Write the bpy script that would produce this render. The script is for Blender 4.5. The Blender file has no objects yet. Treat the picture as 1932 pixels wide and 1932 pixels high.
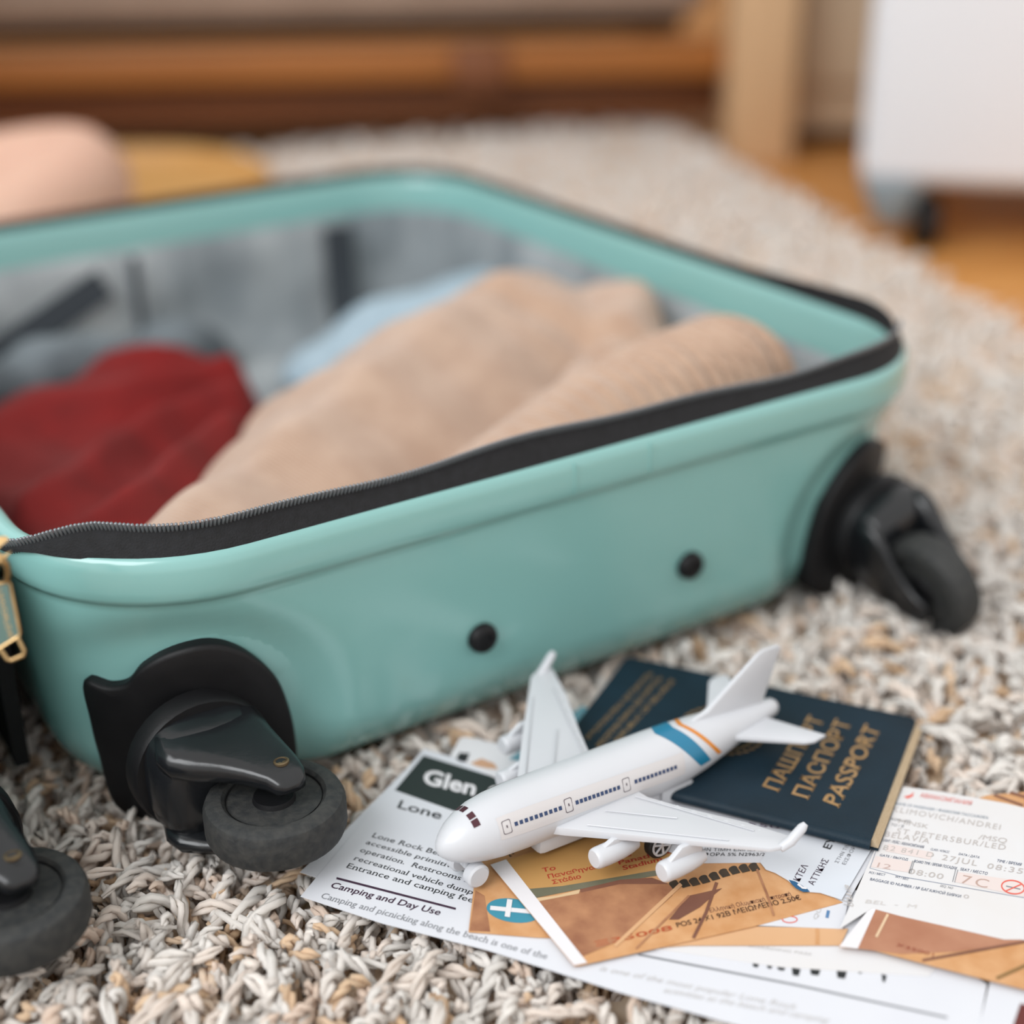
import bpy, bmesh, math, random
import numpy as np
from mathutils import Vector, Matrix
random.seed(7); rng = np.random.default_rng(7)
SC = bpy.context.scene
COL = SC.collection
# ---------------------------------------------------------------- camera
F = 2817.0
CAM = np.array([0, 0, .34497]); EUL = (1.13279617, .01467931, 0)
cd = bpy.data.cameras.new('camera'); cam = bpy.data.objects.new('camera', cd); COL.objects.link(cam)
cam.location = CAM; cam.rotation_euler = EUL
cd.sensor_width = 24; cd.lens = 35; cd.clip_start = .01; cd.clip_end = 50
cd.dof.use_dof = True; cd.dof.focus_distance = .515; cd.dof.aperture_fstop = 2.0; cd.dof.aperture_blades = 0
SC.camera = cam
# ---------------------------------------------------------------- world, light, exposure
w = bpy.data.worlds.new('world'); SC.world = w; w.use_nodes = True
bg = w.node_tree.nodes['Background']; bg.inputs[0].default_value = (1, .98, .955, 1); bg.inputs[1].default_value = .80
def area(name, loc, target, size, power, col):
    l = bpy.data.lights.new(name, 'AREA'); l.shape = 'RECTANGLE'; l.size, l.size_y = size; l.energy = power; l.color = col
    o = bpy.data.objects.new(name, l); COL.objects.link(o); o.location = loc
    o.rotation_euler = (Vector(target) - Vector(loc)).to_track_quat('-Z', 'Y').to_euler()
    return o
area('window_daylight', (-1.35, -1.05, 1.9), (.1, .85, 0), (1.9, 1.5), 46, (.95, .975, 1))
SC.view_settings.view_transform = 'Standard'; SC.view_settings.look = 'None'
SC.view_settings.exposure = .5; SC.view_settings.gamma = 1; SC.view_settings.use_curve_mapping = False
SC.cycles.use_denoising = True; SC.cycles.max_bounces = 16; SC.cycles.diffuse_bounces = 10; SC.cycles.transmission_bounces = 10
# ---------------------------------------------------------------- pixel helpers
ROT = np.array(Matrix.Rotation(0, 3, 'X').to_3x3()) if False else np.array(cam.rotation_euler.to_matrix())
def ray(x, y): return ROT @ np.array([(x - 966) / F, -(y - 966) / F, -1.])
def un(x, y, z=0):
    d = ray(x, y); return CAM + d * ((z - CAM[2]) / d[2])
def atdepth(x, y, d): return CAM + ray(x, y) * d
# ---------------------------------------------------------------- mesh helpers
def rgb(h): return tuple((c / 12.92 if c <= .04045 else ((c + .055) / 1.055) ** 2.4) for c in (int(h[i:i+2], 16) / 255 for i in (0, 2, 4)))
MATS = {}
ALB = .76   # overall reflectance of the painted, printed and woven surfaces
def mat(name, hexc, rough=.5, hex2=None, nscale=20, bump=0, bscale=200, metal=0, coat=0, spec=.5, sheen=0, wave=None, stretch=None, detail=4, trans=0):
    if name in MATS: return MATS[name]
    m = bpy.data.materials.new(name); m.use_nodes = True; nt = m.node_tree; N = nt.nodes; L = nt.links
    b = N['Principled BSDF']; b.inputs['Roughness'].default_value = rough; b.inputs['Metallic'].default_value = metal
    b.inputs['Specular IOR Level'].default_value = spec; b.inputs['Coat Weight'].default_value = coat; b.inputs['Coat Roughness'].default_value = .12
    b.inputs['Sheen Weight'].default_value = sheen
    if trans: b.inputs['Subsurface Weight'].default_value = trans; b.inputs['Subsurface Radius'].default_value = (.01, .004, .002); b.inputs['Subsurface Scale'].default_value = 1
    c = tuple(v*ALB for v in rgb(hexc)) + (1,); b.inputs['Base Color'].default_value = c
    tc = N.new('ShaderNodeTexCoord'); mp = N.new('ShaderNodeMapping'); L.new(tc.outputs['Object'], mp.inputs[0])
    if stretch: mp.inputs['Scale'].default_value = stretch
    if hex2:
        n = N.new('ShaderNodeTexNoise'); n.inputs['Scale'].default_value = nscale; n.inputs['Detail'].default_value = detail; L.new(mp.outputs[0], n.inputs[0])
        r = N.new('ShaderNodeValToRGB'); r.color_ramp.elements[0].position = .32; r.color_ramp.elements[1].position = .68
        r.color_ramp.elements[0].color = c; r.color_ramp.elements[1].color = tuple(v*ALB for v in rgb(hex2)) + (1,)
        L.new(n.outputs[0], r.inputs[0]); L.new(r.outputs[0], b.inputs['Base Color'])
    if bump:
        n2 = N.new('ShaderNodeTexNoise'); n2.inputs['Scale'].default_value = bscale; n2.inputs['Detail'].default_value = 3; L.new(tc.outputs['Object'], n2.inputs[0])
        h = n2.outputs[0]
        if wave:
            wv = N.new('ShaderNodeTexWave'); wv.inputs['Scale'].default_value = wave[0]; wv.inputs['Distortion'].default_value = wave[1]; wv.inputs['Detail'].default_value = 1
            m2 = N.new('ShaderNodeMapping'); m2.inputs['Rotation'].default_value = (0, 0, wave[2]); L.new(tc.outputs['Object'], m2.inputs[0]); L.new(m2.outputs[0], wv.inputs[0]); h = wv.outputs[1]
        bp = N.new('ShaderNodeBump'); bp.inputs['Strength'].default_value = bump; bp.inputs['Distance'].default_value = .001 if not wave else .0012
        L.new(h, bp.inputs['Height']); L.new(bp.outputs[0], b.inputs['Normal'])
    MATS[name] = m; return m
def link(name, me, m, parent=None, smooth=True, angle=40):
    o = bpy.data.objects.new(name, me); COL.objects.link(o)
    if m and not me.materials: me.materials.append(m)
    if smooth:
        me.polygons.foreach_set('use_smooth', [True] * len(me.polygons)); me.set_sharp_from_angle(angle=math.radians(angle))
    if parent: o.parent = parent
    return o
def pd(name, V, Fc, m, parent=None, smooth=True, angle=40, fix=True):
    me = bpy.data.meshes.new(name); me.from_pydata([tuple(map(float, v)) for v in V], [], Fc)
    if fix:
        bm = bmesh.new(); bm.from_mesh(me); bmesh.ops.recalc_face_normals(bm, faces=bm.faces); bm.to_mesh(me); bm.free()
    me.update(); return link(name, me, m, parent, smooth, angle)
def bmo(name, bm, m, parent=None, smooth=True, angle=40):
    me = bpy.data.meshes.new(name); bmesh.ops.recalc_face_normals(bm, faces=bm.faces); bm.to_mesh(me); bm.free(); return link(name, me, m, parent, smooth, angle)
def thing(name, label, cat, loc=(0, 0, 0), rz=0, group=None):
    o = bpy.data.objects.new(name, None); COL.objects.link(o); o.empty_display_size = .02
    o.location = loc; o.rotation_euler = (0, 0, rz); o['label'] = label; o['category'] = cat
    if group: o['group'] = group
    return o
def tag(o, label, cat, group=None):
    o['label'] = label; o['category'] = cat
    if group: o['group'] = group
    return o
def struct(o): o['kind'] = 'structure'; return o
def box(name, c, s, m, parent=None, bev=.003, rot=None, seg=2):
    bm = bmesh.new(); bmesh.ops.create_cube(bm, size=1)
    for v in bm.verts: v.co = Vector((v.co.x * s[0], v.co.y * s[1], v.co.z * s[2]))
    if bev: bmesh.ops.bevel(bm, geom=list(bm.edges), offset=bev, segments=seg, affect='EDGES', profile=.5)
    if rot is not None: bmesh.ops.transform(bm, matrix=rot.to_4x4() if hasattr(rot, 'to_4x4') else rot, verts=bm.verts)
    bmesh.ops.translate(bm, vec=Vector(c), verts=bm.verts)
    return bmo(name, bm, m, parent)
def lathe(name, prof, m, parent=None, n=32, M=None, angle=40, close=True):
    V = []; Fc = []
    for (r, h) in prof:
        for k in range(n):
            a = 2 * math.pi * k / n; V.append((r * math.cos(a), r * math.sin(a), h))
    for i in range(len(prof) - 1):
        for k in range(n):
            Fc.append((i*n+k, i*n+(k+1) % n, (i+1)*n+(k+1) % n, (i+1)*n+k))
    if close: Fc.append(tuple(range(n))); Fc.append(tuple((len(prof)-1)*n+k for k in range(n)))
    if M is not None: V = [tuple(M @ Vector(v)) for v in V]
    return pd(name, V, Fc, m, parent, angle=angle)
def axis_m(p, d, up=(0, 0, 1)):
    q = Vector(d).normalized().to_track_quat('Z', 'Y'); M = q.to_matrix().to_4x4(); M.translation = Vector(p); return M
def tube(name, pts, rad, m, parent=None, n=8, closed=False):
    P = [Vector(p) for p in pts]; V = []; Fc = []; K = len(P)
    R_ = rad if hasattr(rad, '__len__') else [rad] * K
    nrm = None
    for i in range(K):
        t = (P[(i+1) % K] - P[i-1]) if closed else (P[min(i+1, K-1)] - P[max(i-1, 0)])
        t.normalize()
        if nrm is None: nrm = t.orthogonal().normalized()
        nrm = (nrm - t * nrm.dot(t)).normalized(); b = t.cross(nrm)
        for k in range(n):
            a = 2*math.pi*k/n; V.append(P[i] + (nrm*math.cos(a) + b*math.sin(a)) * R_[i])
    for i in range(K if closed else K-1):
        j = (i+1) % K
        for k in range(n): Fc.append((i*n+k, i*n+(k+1) % n, j*n+(k+1) % n, j*n+k))
    if not closed: Fc.append(tuple(range(n))); Fc.append(tuple((K-1)*n+k for k in range(n)))
    return pd(name, V, Fc, m, parent, angle=60)
def prism(name, pts, z0, z1, m, parent=None, smooth=False):
    n = len(pts); V = [(p[0], p[1], z0) for p in pts] + [(p[0], p[1], z1) for p in pts]
    Fc = [tuple(range(n)), tuple(range(n, 2*n))] + [(i, (i+1) % n, n+(i+1) % n, n+i) for i in range(n)]
    return pd(name, V, Fc, m, parent, smooth)
def sstep(a, b, x):
    t = np.clip((x - a) / (b - a), 0, 1); return t * t * (3 - 2 * t)
# ---------------------------------------------------------------- text
_tc = {}
def glyphs(s, serif=False, bold=0, spacing=1.0):
    k = (s, serif, bold, spacing)
    if k in _tc: return _tc[k]
    cu = bpy.data.curves.new('t', 'FONT'); cu.body = s; cu.size = 1; cu.offset = bold; cu.resolution_u = 3; cu.space_character = spacing; cu.fill_mode = 'FRONT'
    ob = bpy.data.objects.new('t', cu); COL.objects.link(ob)
    dg = bpy.context.evaluated_depsgraph_get(); me = ob.evaluated_get(dg).to_mesh()
    V = np.array([(v.co.x, v.co.y) for v in me.vertices]); Fc = [tuple(p.vertices) for p in me.polygons]
    if serif:
        cnt = {}
        for f in Fc:
            for i in range(len(f)):
                e = tuple(sorted((f[i], f[(i+1) % len(f)]))); cnt[e] = cnt.get(e, 0) + 1
        lv = [y for y in np.round(V[:, 1], 3)]
        add = []
        for e, c in cnt.items():
            if c != 1: continue
            a, b = V[e[0]], V[e[1]]; wd = abs(a[0]-b[0])
            if abs(a[1]-b[1]) < .004 and .05 < wd < .17:
                y = a[1]; x0, x1 = min(a[0], b[0]), max(a[0], b[0])
                if abs(y) < .012: yy = (0, .045)
                elif .45 < y < .85: yy = (y-.045, y)
                else: continue
                add.append((x0-.055, x1+.055, yy))
        V = V.tolist()
        for x0, x1, (y0, y1) in add:
            i = len(V); V += [[x0, y0], [x1, y0], [x1, y1], [x0, y1]]; Fc.append((i, i+1, i+2, i+3))
        V = np.array(V)
    ob.evaluated_get(dg).to_mesh_clear(); bpy.data.objects.remove(ob); bpy.data.curves.remove(cu)
    _tc[k] = (V, Fc); return V, Fc
def text3(name, s, P0, P1, PT, m, parent, serif=False, bold=0, lift=(0, 0, .00012), cap=.73, spacing=1.0):
    """baseline from P0 to P1, cap top at PT (above P0): flat lettering on the plane those points span"""
    V, Fc = glyphs(s, serif, bold, spacing)
    if len(V) == 0: return None
    P0, P1, PT = map(np.array, (P0, P1, PT)); lift = np.array(lift)
    x0, x1 = V[:, 0].min(), V[:, 0].max()
    W = [P0 + (P1-P0)*((v[0]-x0)/(x1-x0)) + (PT-P0)*(v[1]/cap) + lift for v in V]
    if parent is not None:
        bpy.context.view_layer.update(); Mi = parent.matrix_world.inverted(); W = [tuple(Mi @ Vector(p)) for p in W]
    return pd(name, W, Fc, m, parent, smooth=False, fix=False)
def tpx(s, p0, p1, pt, z, m, parent, **k):
    return text3('lettering', s, un(*p0, z), un(*p1, z), un(*pt, z), m, parent, **k)
def ppx(name, pts, z, m, parent, lift=.00008):
    P = [un(x, y, z) for x, y in pts]; V = [(p[0], p[1], z+lift) for p in P]
    if parent is not None:
        bpy.context.view_layer.update(); Mi = parent.matrix_world.inverted(); V = [tuple(Mi @ Vector(p)) for p in V]
    me = bpy.data.meshes.new(name); me.from_pydata(V, [], [tuple(range(len(V)))]); return link(name, me, m, parent, False)
def line_px(pts, wpx, z, m, parent, name='printed_line', lift=.0001):
    P = [np.array(p, float) for p in pts]; Lf = []; Rt = []
    for i, p in enumerate(P):
        t = P[min(i+1, len(P)-1)] - P[max(i-1, 0)]; t /= np.linalg.norm(t); n = np.array([-t[1], t[0]]) * wpx / 2
        Lf.append(tuple(p+n)); Rt.append(tuple(p-n))
    return ppx(name, Lf + Rt[::-1], z, m, parent, lift)

# ================================================================ SETTING
FZ = -.024
Mfloor = mat('floor_wood', 'eeac62', .4, 'cf8a47', 3, .2, 60, stretch=(2, 30, 1))
struct(box('floor', (0, 1.2, FZ-.02), (6, 6, .04), Mfloor, bev=0))
struct(box('wall_back', (0, 4.25, 1.2), (6, .1, 2.5), mat('wall_paint', 'b7a698', .9, 'ae9c8c', 2), bev=0))
# ---------------------------------------------------------------- rug
WX = 0
RU = [np.array(p) for p in ((.175, 1.84), (-1.63, 1.34), (-1.13, -.76), (.67, -.26))]
o_ = np.array([-0.10497776, 0.45340607]); YAW = .57080191
U = np.array([math.cos(YAW), math.sin(YAW)]); Vv = np.array([-math.sin(YAW), math.cos(YAW)])
def S(a, b, z): p = o_ + U*a + Vv*b; return np.array([p[0], p[1], z])
def inpoly(X, Y, poly):
    ins = np.zeros(len(X), bool); n = len(poly)
    for i in range(n):
        x0, y0 = poly[i][:2]; x1, y1 = poly[(i+1) % n][:2]
        c = ((y0 > Y) != (y1 > Y)) & (X < (x1-x0)*(Y-y0)/((y1-y0) if y1 != y0 else 1e-9) + x0); ins ^= c
    return ins
PAPER_HULL = [un(*p, .012)[:2] for p in ((795, 1405), (560, 1690), (900, 1790), (1400, 1940), (1940, 2100), (2300, 1950), (2250, 1500), (1740, 1350), (1185, 1228), (1040, 1330), (870, 1385))]
PC = np.mean(PAPER_HULL, 0); PAPER_BAND = [PC + (p-PC)*(1+.022/np.linalg.norm(p-PC)) for p in PAPER_HULL]
Mrug = bpy.data.materials.new('rug_yarn'); Mrug.use_nodes = True
nt = Mrug.node_tree; b = nt.nodes['Principled BSDF']; at = nt.nodes.new('ShaderNodeAttribute'); at.attribute_name = 'yarn'
nt.links.new(at.outputs['Color'], b.inputs['Base Color']); b.inputs['Roughness'].default_value = .95; b.inputs['Sheen Weight'].default_value = .1; b.inputs['Sheen Roughness'].default_value = .6; b.inputs['Specular IOR Level'].default_value = .1
tl = nt.nodes.new('ShaderNodeBsdfTranslucent'); mx = nt.nodes.new('ShaderNodeMixShader'); mx.inputs[0].default_value = .2
nt.links.new(at.outputs['Color'], tl.inputs[0]); nt.links.new(b.outputs[0], mx.inputs[1]); nt.links.new(tl.outputs[0], mx.inputs[2]); nt.links.new(mx.outputs[0], nt.nodes['Material Output'].inputs[0])
nz = nt.nodes.new('ShaderNodeTexNoise'); nz.inputs['Scale'].default_value = 900; bp = nt.nodes.new('ShaderNodeBump'); bp.inputs['Strength'].default_value = .6; bp.inputs['Distance'].default_value = .0008
nt.links.new(nz.outputs[0], bp.inputs['Height']); nt.links.new(bp.outputs[0], b.inputs['Normal'])
rug = thing('shag_rug', 'cream and beige twisted-yarn shag rug under the open suitcase', 'rug', (0, 0, FZ))
Mback = mat('rug_backing', 'ffe9cf', .95, 'fbdcb8', 60)
rb = prism('backing', RU, 0, .015, Mback, rug)
def tufts(name, X, Y, tipz, lean, r, rings, sides, ply):
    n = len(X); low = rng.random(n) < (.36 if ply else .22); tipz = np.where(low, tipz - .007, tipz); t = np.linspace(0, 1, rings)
    root = FZ + .004
    ang = rng.uniform(0, 2*math.pi, n); ln = rng.uniform(.2, 1.0, n) * lean
    curl = rng.uniform(.15, .7, n); a2 = ang + rng.normal(0, 1.1, n)
    hgt = tipz - root
    tt = t[None, :]
    peak = rng.uniform(.7, 1.15, n)[:, None]
    zz = root + hgt[:, None] * np.sin(np.clip(tt * math.pi/2 * (1/peak), 0, 2.3))
    px = X[:, None] + (np.cos(ang)*ln)[:, None]*tt**1.6 + (np.cos(a2)*ln*curl)[:, None]*np.sin(tt*4.2)*.5
    py = Y[:, None] + (np.sin(ang)*ln)[:, None]*tt**1.6 + (np.sin(a2)*ln*curl)[:, None]*np.sin(tt*4.2)*.5
    C = np.stack([px, py, zz], 2)
    T = np.gradient(C, axis=1); T /= np.linalg.norm(T, axis=2, keepdims=True) + 1e-12
    ref = np.stack([np.cos(ang+1.3), np.sin(ang+1.3), np.zeros(n)+.2], 1)[:, None, :]
    N1 = np.cross(T, np.broadcast_to(ref, T.shape)); N1 /= np.linalg.norm(N1, axis=2, keepdims=True) + 1e-12
    B1 = np.cross(T, N1)
    rad = (r * rng.uniform(.75, 1.3, n))[:, None] * (.95 + .15*tt); rad[:, -1] *= .35; rad[:, -2] *= .8
    if ply:
        off = rad*.60; tw0 = tt * ply * rng.uniform(.8, 1.2, n)[:, None] + rng.uniform(0, 6, n)[:, None]
        dirv = N1*np.cos(tw0)[..., None] + B1*np.sin(tw0)[..., None]
        C = np.concatenate([C + dirv*off[..., None], C - dirv*off[..., None]], 0)
        N1 = np.concatenate([N1, N1], 0); B1 = np.concatenate([B1, B1], 0); rad = np.concatenate([rad, rad], 0)*.66; n = 2*n
    th = np.arange(sides) * 2*math.pi/sides
    lob = np.ones((1, 1, sides))
    P = C[:, :, None, :] + (N1[:, :, None, :]*np.cos(th)[None, None, :, None] + B1[:, :, None, :]*np.sin(th)[None, None, :, None]) * (rad[:, :, None]*lob)[..., None]
    verts = P.reshape(-1, 3); verts[:, 2] -= FZ
    base = (np.arange(n) * rings*sides)[:, None, None, None]
    ri = (np.arange(rings-1) * sides)[None, :, None, None]; k = np.arange(sides); k2 = (k+1) % sides
    quad = np.stack([k, k2, k2+sides, k+sides], 1)[None, None]
    quads = (base + ri + quad).reshape(-1, 4)
    caps = ((np.arange(n)*rings*sides)[:, None] + (rings-1)*sides + np.arange(sides)[None])
    me = bpy.data.meshes.new(name); nv = len(verts); nq = len(quads); nc = len(caps)
    me.vertices.add(nv); me.vertices.foreach_set('co', verts.astype(np.float32).ravel())
    loops = np.concatenate([quads.ravel(), caps.ravel()]); me.loops.add(len(loops)); me.loops.foreach_set('vertex_index', loops.astype(np.int32))
    me.polygons.add(nq+nc); st = np.concatenate([np.arange(nq)*4, nq*4 + np.arange(nc)*sides]); me.polygons.foreach_set('loop_start', st.astype(np.int32))
    me.update(calc_edges=True)
    pal = np.array([rgb(h) for h in ('fffaf4', 'fff7ef', 'fff1e5', 'fde6d3', 'fff9f2', 'f9d9b6', 'fff3e8')])
    pick = rng.choice(len(pal), n//2 if ply else n, p=(.26, .22, .14, .1, .16, .04, .08)); tan = np.array([rgb(h) for h in ('f2d6b8', 'eac7a2', 'f7e0c8')]); colr = np.where(low[:, None], tan[rng.integers(0, 3, len(low))], pal[pick]) * rng.uniform(.92, 1.0, len(pick))[:, None]; colr = np.concatenate([colr, colr]) if ply else colr  # tan goes to short tufts: mixed yarn that doubles as painted warm shade
    col4 = np.concatenate([np.repeat(colr, rings*sides, 0), np.ones((nv, 1))], 1)
    ca = me.color_attributes.new('yarn', 'FLOAT_COLOR', 'POINT'); ca.data.foreach_set('color', col4.astype(np.float32).ravel())
    ob = link(name, me, Mrug, rug, True, 180); ob['kind'] = 'stuff'; return ob
def scatter(x0, x1, y0, y1, sp):
    gx, gy = np.meshgrid(np.arange(x0, x1, sp), np.arange(y0, y1, sp)); X = gx.ravel() + rng.uniform(-.5, .5, gx.size)*sp; Y = gy.ravel() + rng.uniform(-.5, .5, gx.size)*sp
    k = inpoly(X, Y, RU); return X[k], Y[k]
def view(X, Y, mg):
    q = (np.stack([X, Y, np.zeros_like(X)], 1) - CAM) @ ROT; d = -q[:, 2]
    return (d > .05) & (np.abs(q[:, 0]) < d*.343 + mg) & (q[:, 1] > -d*.343 - mg), d
def tips(X, Y, lo, hi):
    z = rng.uniform(lo, hi, len(X))
    z = np.where(inpoly(X, Y, PAPER_BAND), np.minimum(z, .0070 - rng.uniform(0, .004, len(X))), z)
    z = np.where(inpoly(X, Y, PAPER_HULL), np.minimum(z, .0050), z)
    r = np.stack([X, Y], 1) - o_; a = r @ U; b_ = r @ Vv
    def wd(a_):
        qx = np.abs(a_-.159)-(.215-.07); qy = np.abs(b_-.25)-(.25-.07)
        return .07 - (np.hypot(np.maximum(qx, 0), np.maximum(qy, 0)) + np.minimum(np.maximum(qx, qy), 0))
    din = np.maximum(wd(a), wd(-.118-a))
    keep = din < .038
    z = np.where(din > .004, np.minimum(z, np.interp(din, [.004, .014, .03], [.006, .001, -.004])), z)
    for ca, cb in ((.003, -.03), (-.087, -.034), (.335, -.035), (-.32, -.035)):
        z = np.where(np.hypot(a-ca, b_-cb) < .031, np.minimum(z, .006), z)
    return z, keep
X, Y = scatter(-.6, .7, .1, .85, .0050); vis, d = view(X, Y, .08); k = vis & (d < .80); X, Y = X[k], Y[k]; z, kp = tips(X, Y, .002, .012)
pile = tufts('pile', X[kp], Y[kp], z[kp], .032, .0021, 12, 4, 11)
# loose fibres fraying off the yarn in the near part of the rug
co = np.empty(len(pile.data.vertices)*3, np.float32); pile.data.vertices.foreach_get('co', co); co = co.reshape(-1, 3)
idx = rng.choice(len(co), 70000); idx = idx[co[idx, 2] > .010 ]; b0 = co[idx]; m_ = len(b0)
d1 = rng.normal(0, 1, (m_, 3)); d1[:, 2] = np.abs(d1[:, 2])*.6; d1 /= np.linalg.norm(d1, axis=1, keepdims=True); sd_ = np.cross(d1, rng.normal(0, 1, (m_, 3))); sd_ /= np.linalg.norm(sd_, axis=1, keepdims=True)
ln_ = rng.uniform(.002, .0055, m_)[:, None]; fb = np.stack([b0-sd_*.00005, b0+sd_*.00005, b0+d1*ln_], 1).reshape(-1, 3)
fb[:, 2] = np.minimum(fb[:, 2], .036)
r_ = fb[2::3, :2] - o_; ua_, vb_ = r_ @ U, r_ @ Vv; ok_ = ~inpoly(fb[2::3, 0], fb[2::3, 1], PAPER_HULL) & ~((vb_ > -.06) & (vb_ < .52) & (ua_ < .39))
fb = fb.reshape(-1, 3, 3)[ok_].reshape(-1, 3)
fm = bpy.data.meshes.new('fibres'); fm.from_pydata(fb.tolist(), [], np.arange(len(fb)).reshape(-1, 3).tolist())
fo = link('fibres', fm, mat('rug_fibre', 'ffffff', .9), rug, False); fo['kind'] = 'stuff'
X, Y = scatter(-1.6, .75, .1, 1.9, .0088); vis, d = view(X, Y, .12); k = vis & (d >= .80); X, Y = X[k], Y[k]; z, kp = tips(X, Y, -.003, .010)
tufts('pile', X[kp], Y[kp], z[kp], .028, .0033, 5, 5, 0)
X, Y = scatter(-1.7, .75, -.8, 1.9, .0108); v1, d = view(X, Y, .08); v2, d2 = view(X, Y, .12); k = ~((v1 & (d < .8)) | (v2 & (d >= .8))); X, Y = X[k], Y[k]; z, kp = tips(X, Y, -.003, .010)
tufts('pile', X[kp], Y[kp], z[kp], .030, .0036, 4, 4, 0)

# ================================================================ SUITCASE
Mteal = mat('teal_shell', '8fc4c0', .22, '8bc0bc', 6, .0, coat=.35)
Mblk = mat('black_plastic', '141416', .48, '19191b', 80, .08, 900, spec=.25)
Mgloss = mat('black_gloss_plastic', '16181b', .24, '1d1f22', 60, .05, 500)
Mrub = mat('wheel_rubber', '212426', .7, '3a3a38', 300, .3, 700, detail=9)
Mtape = mat('zipper_tape', '101114', .85, '1b1c20', 300, .5, 1500)
Mtooth = mat('zipper_tooth', '8b9095', .25, metal=.6)
Mgold = mat('zipper_gold', 'c2a374', .3, 'a98a5e', 90, metal=.95)
Mlin = mat('lining_fabric', 'c0c6c8', .9, '7d868b', 16, .5, 900, detail=8, stretch=(1, 1, .35))
HH = .118; UL, UR = -.056, .374; LL = .5; RC = .07
case = thing('suitcase', 'open mint green hard-shell suitcase with black spinner wheels on the rug', 'suitcase', (o_[0], o_[1], 0), YAW)
NS, NA = 70, 14
def ring(ins, z, dense=NS):
    r = max(RC - ins, .012); x0, x1, y0, y1 = UL+ins, UR-ins, ins, LL-ins
    P = []
    def seg(a, b, n): return [(a[0]+(b[0]-a[0])*i/n, a[1]+(b[1]-a[1])*i/n) for i in range(n)]
    def arc(c, a0, n): return [(c[0]+r*math.cos(a0+math.pi/2*i/n), c[1]+r*math.sin(a0+math.pi/2*i/n)) for i in range(n)]
    P += seg((x0+r, y0), (x1-r, y0), dense); P += arc((x1-r, y0+r), -math.pi/2, NA)
    P += seg((x1, y0+r), (x1, y1-r), 24); P += arc((x1-r, y1-r), 0, NA)
    P += seg((x1-r, y1), (x0+r, y1), 24); P += arc((x0+r, y1-r), math.pi/2, NA)
    P += seg((x0, y1-r), (x0, y0+r), 24); P += arc((x0+r, y0+r), math.pi, NA)
    return [(p[0], p[1], z) for p in P]
BASES = ((-.011, .036), (.329, .036))
def dish(p, m=1.0):
    x, y, z = p
    if y > .09: return p
    for bu, bz in BASES:
        r = math.hypot(x-bu, (z-bz))
        y += .0070 * (1 - float(sstep(.044, .064, r))) * float(1 - sstep(.05, .08, y))
    return (x, y, z)
outer = [(.0, .075), (.0, .045), (.0012, .034), (.004, .026), (.009, .0175), (.014, .0135), (.02, .0105), (.026, .0085)]
outer += [(z, .0085 - (z-.026)/.066*.0045) for z in np.linspace(.031, .092, 17)]
outer += [(.0955, .0037), (.0975, .0036), (.0988, .0030), (.1002, .0012), (.102, .0004), (.105, 0), (.112, 0), (.1155, .0007), (.1172, .002), (.118, .004)]
inner = [(.1178, .006), (.116, .0076), (.111, .0085), (.103, .0095), (.094, .0105), (.06, .0125), (.034, .018), (.018, .032), (.012, .06)]
def half_shell(parent, mir, name):
    V = []; rows = []
    for z, i in outer: rows.append([dish(p) for p in ring(i, z)])
    for z, i in inner: rows.append(ring(i, z))
    n = len(rows[0]); Fc = []
    for r in rows: V += r
    for i in range(len(rows)-1):
        for k in range(n): Fc.append((i*n+k, i*n+(k+1) % n, (i+1)*n+(k+1) % n, (i+1)*n+k))
    Fc.append(tuple(range(n))); Fc.append(tuple((len(rows)-1)*n+k for k in range(n)))
    if mir: V = [(-.118-x, y, z) for x, y, z in V]
    return pd(name, V, Fc, Mteal, parent, angle=55)
def mirx(V, mir): return [(-.118-x, y, z) for x, y, z in V] if mir else V
shell = half_shell(case, False, 'shell'); shell['label'] = 'glossy mint green shell half'
lid = half_shell(case, True, 'shell')
# lining: crumpled cloth inside the main half
lv = [(.094, .0118), (.090, .0128), (.08, .0135), (.07, .0142), (.06, .0150), (.05, .0162), (.04, .018), (.03, .0215), (.022, .029), (.0165, .045), (.015, .07)]
rows = []
for j, (z, i) in enumerate(lv):
    rr = ring(i, z); q = []
    for k, p in enumerate(rr):
        amp = .0035 * min(1, j/3) * (1 if j < 8 else .3)
        wv = math.sin(k*.9+1.3*math.sin(j*.8)) * .5 + math.sin(k*.37+j*.7)
        cx, cy = .159, .25; dx, dy = cx-p[0], cy-p[1]; l = math.hypot(dx, dy); wv = abs(wv) * amp
        q.append((p[0]+dx/l*wv, p[1]+dy/l*wv, z))
    rows.append(q)
n = len(rows[0]); V = [p for r in rows for p in r]; Fc = []
for i in range(len(rows)-1):
    for k in range(n): Fc.append((i*n+k, i*n+(k+1) % n, (i+1)*n+(k+1) % n, (i+1)*n+k))
Fc.append(tuple((len(rows)-1)*n+k for k in range(n)))
lin = pd('lining', V, Fc, Mlin, case, angle=180); lin['label'] = 'crumpled grey fabric lining'
V = mirx(ring(.013, .098), True); pd('divider_panel', V, [tuple(range(len(V)))], mat('divider_fabric', 'aab0b4', .9, 'a0a7ab', 30, .4, 900), case)
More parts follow.
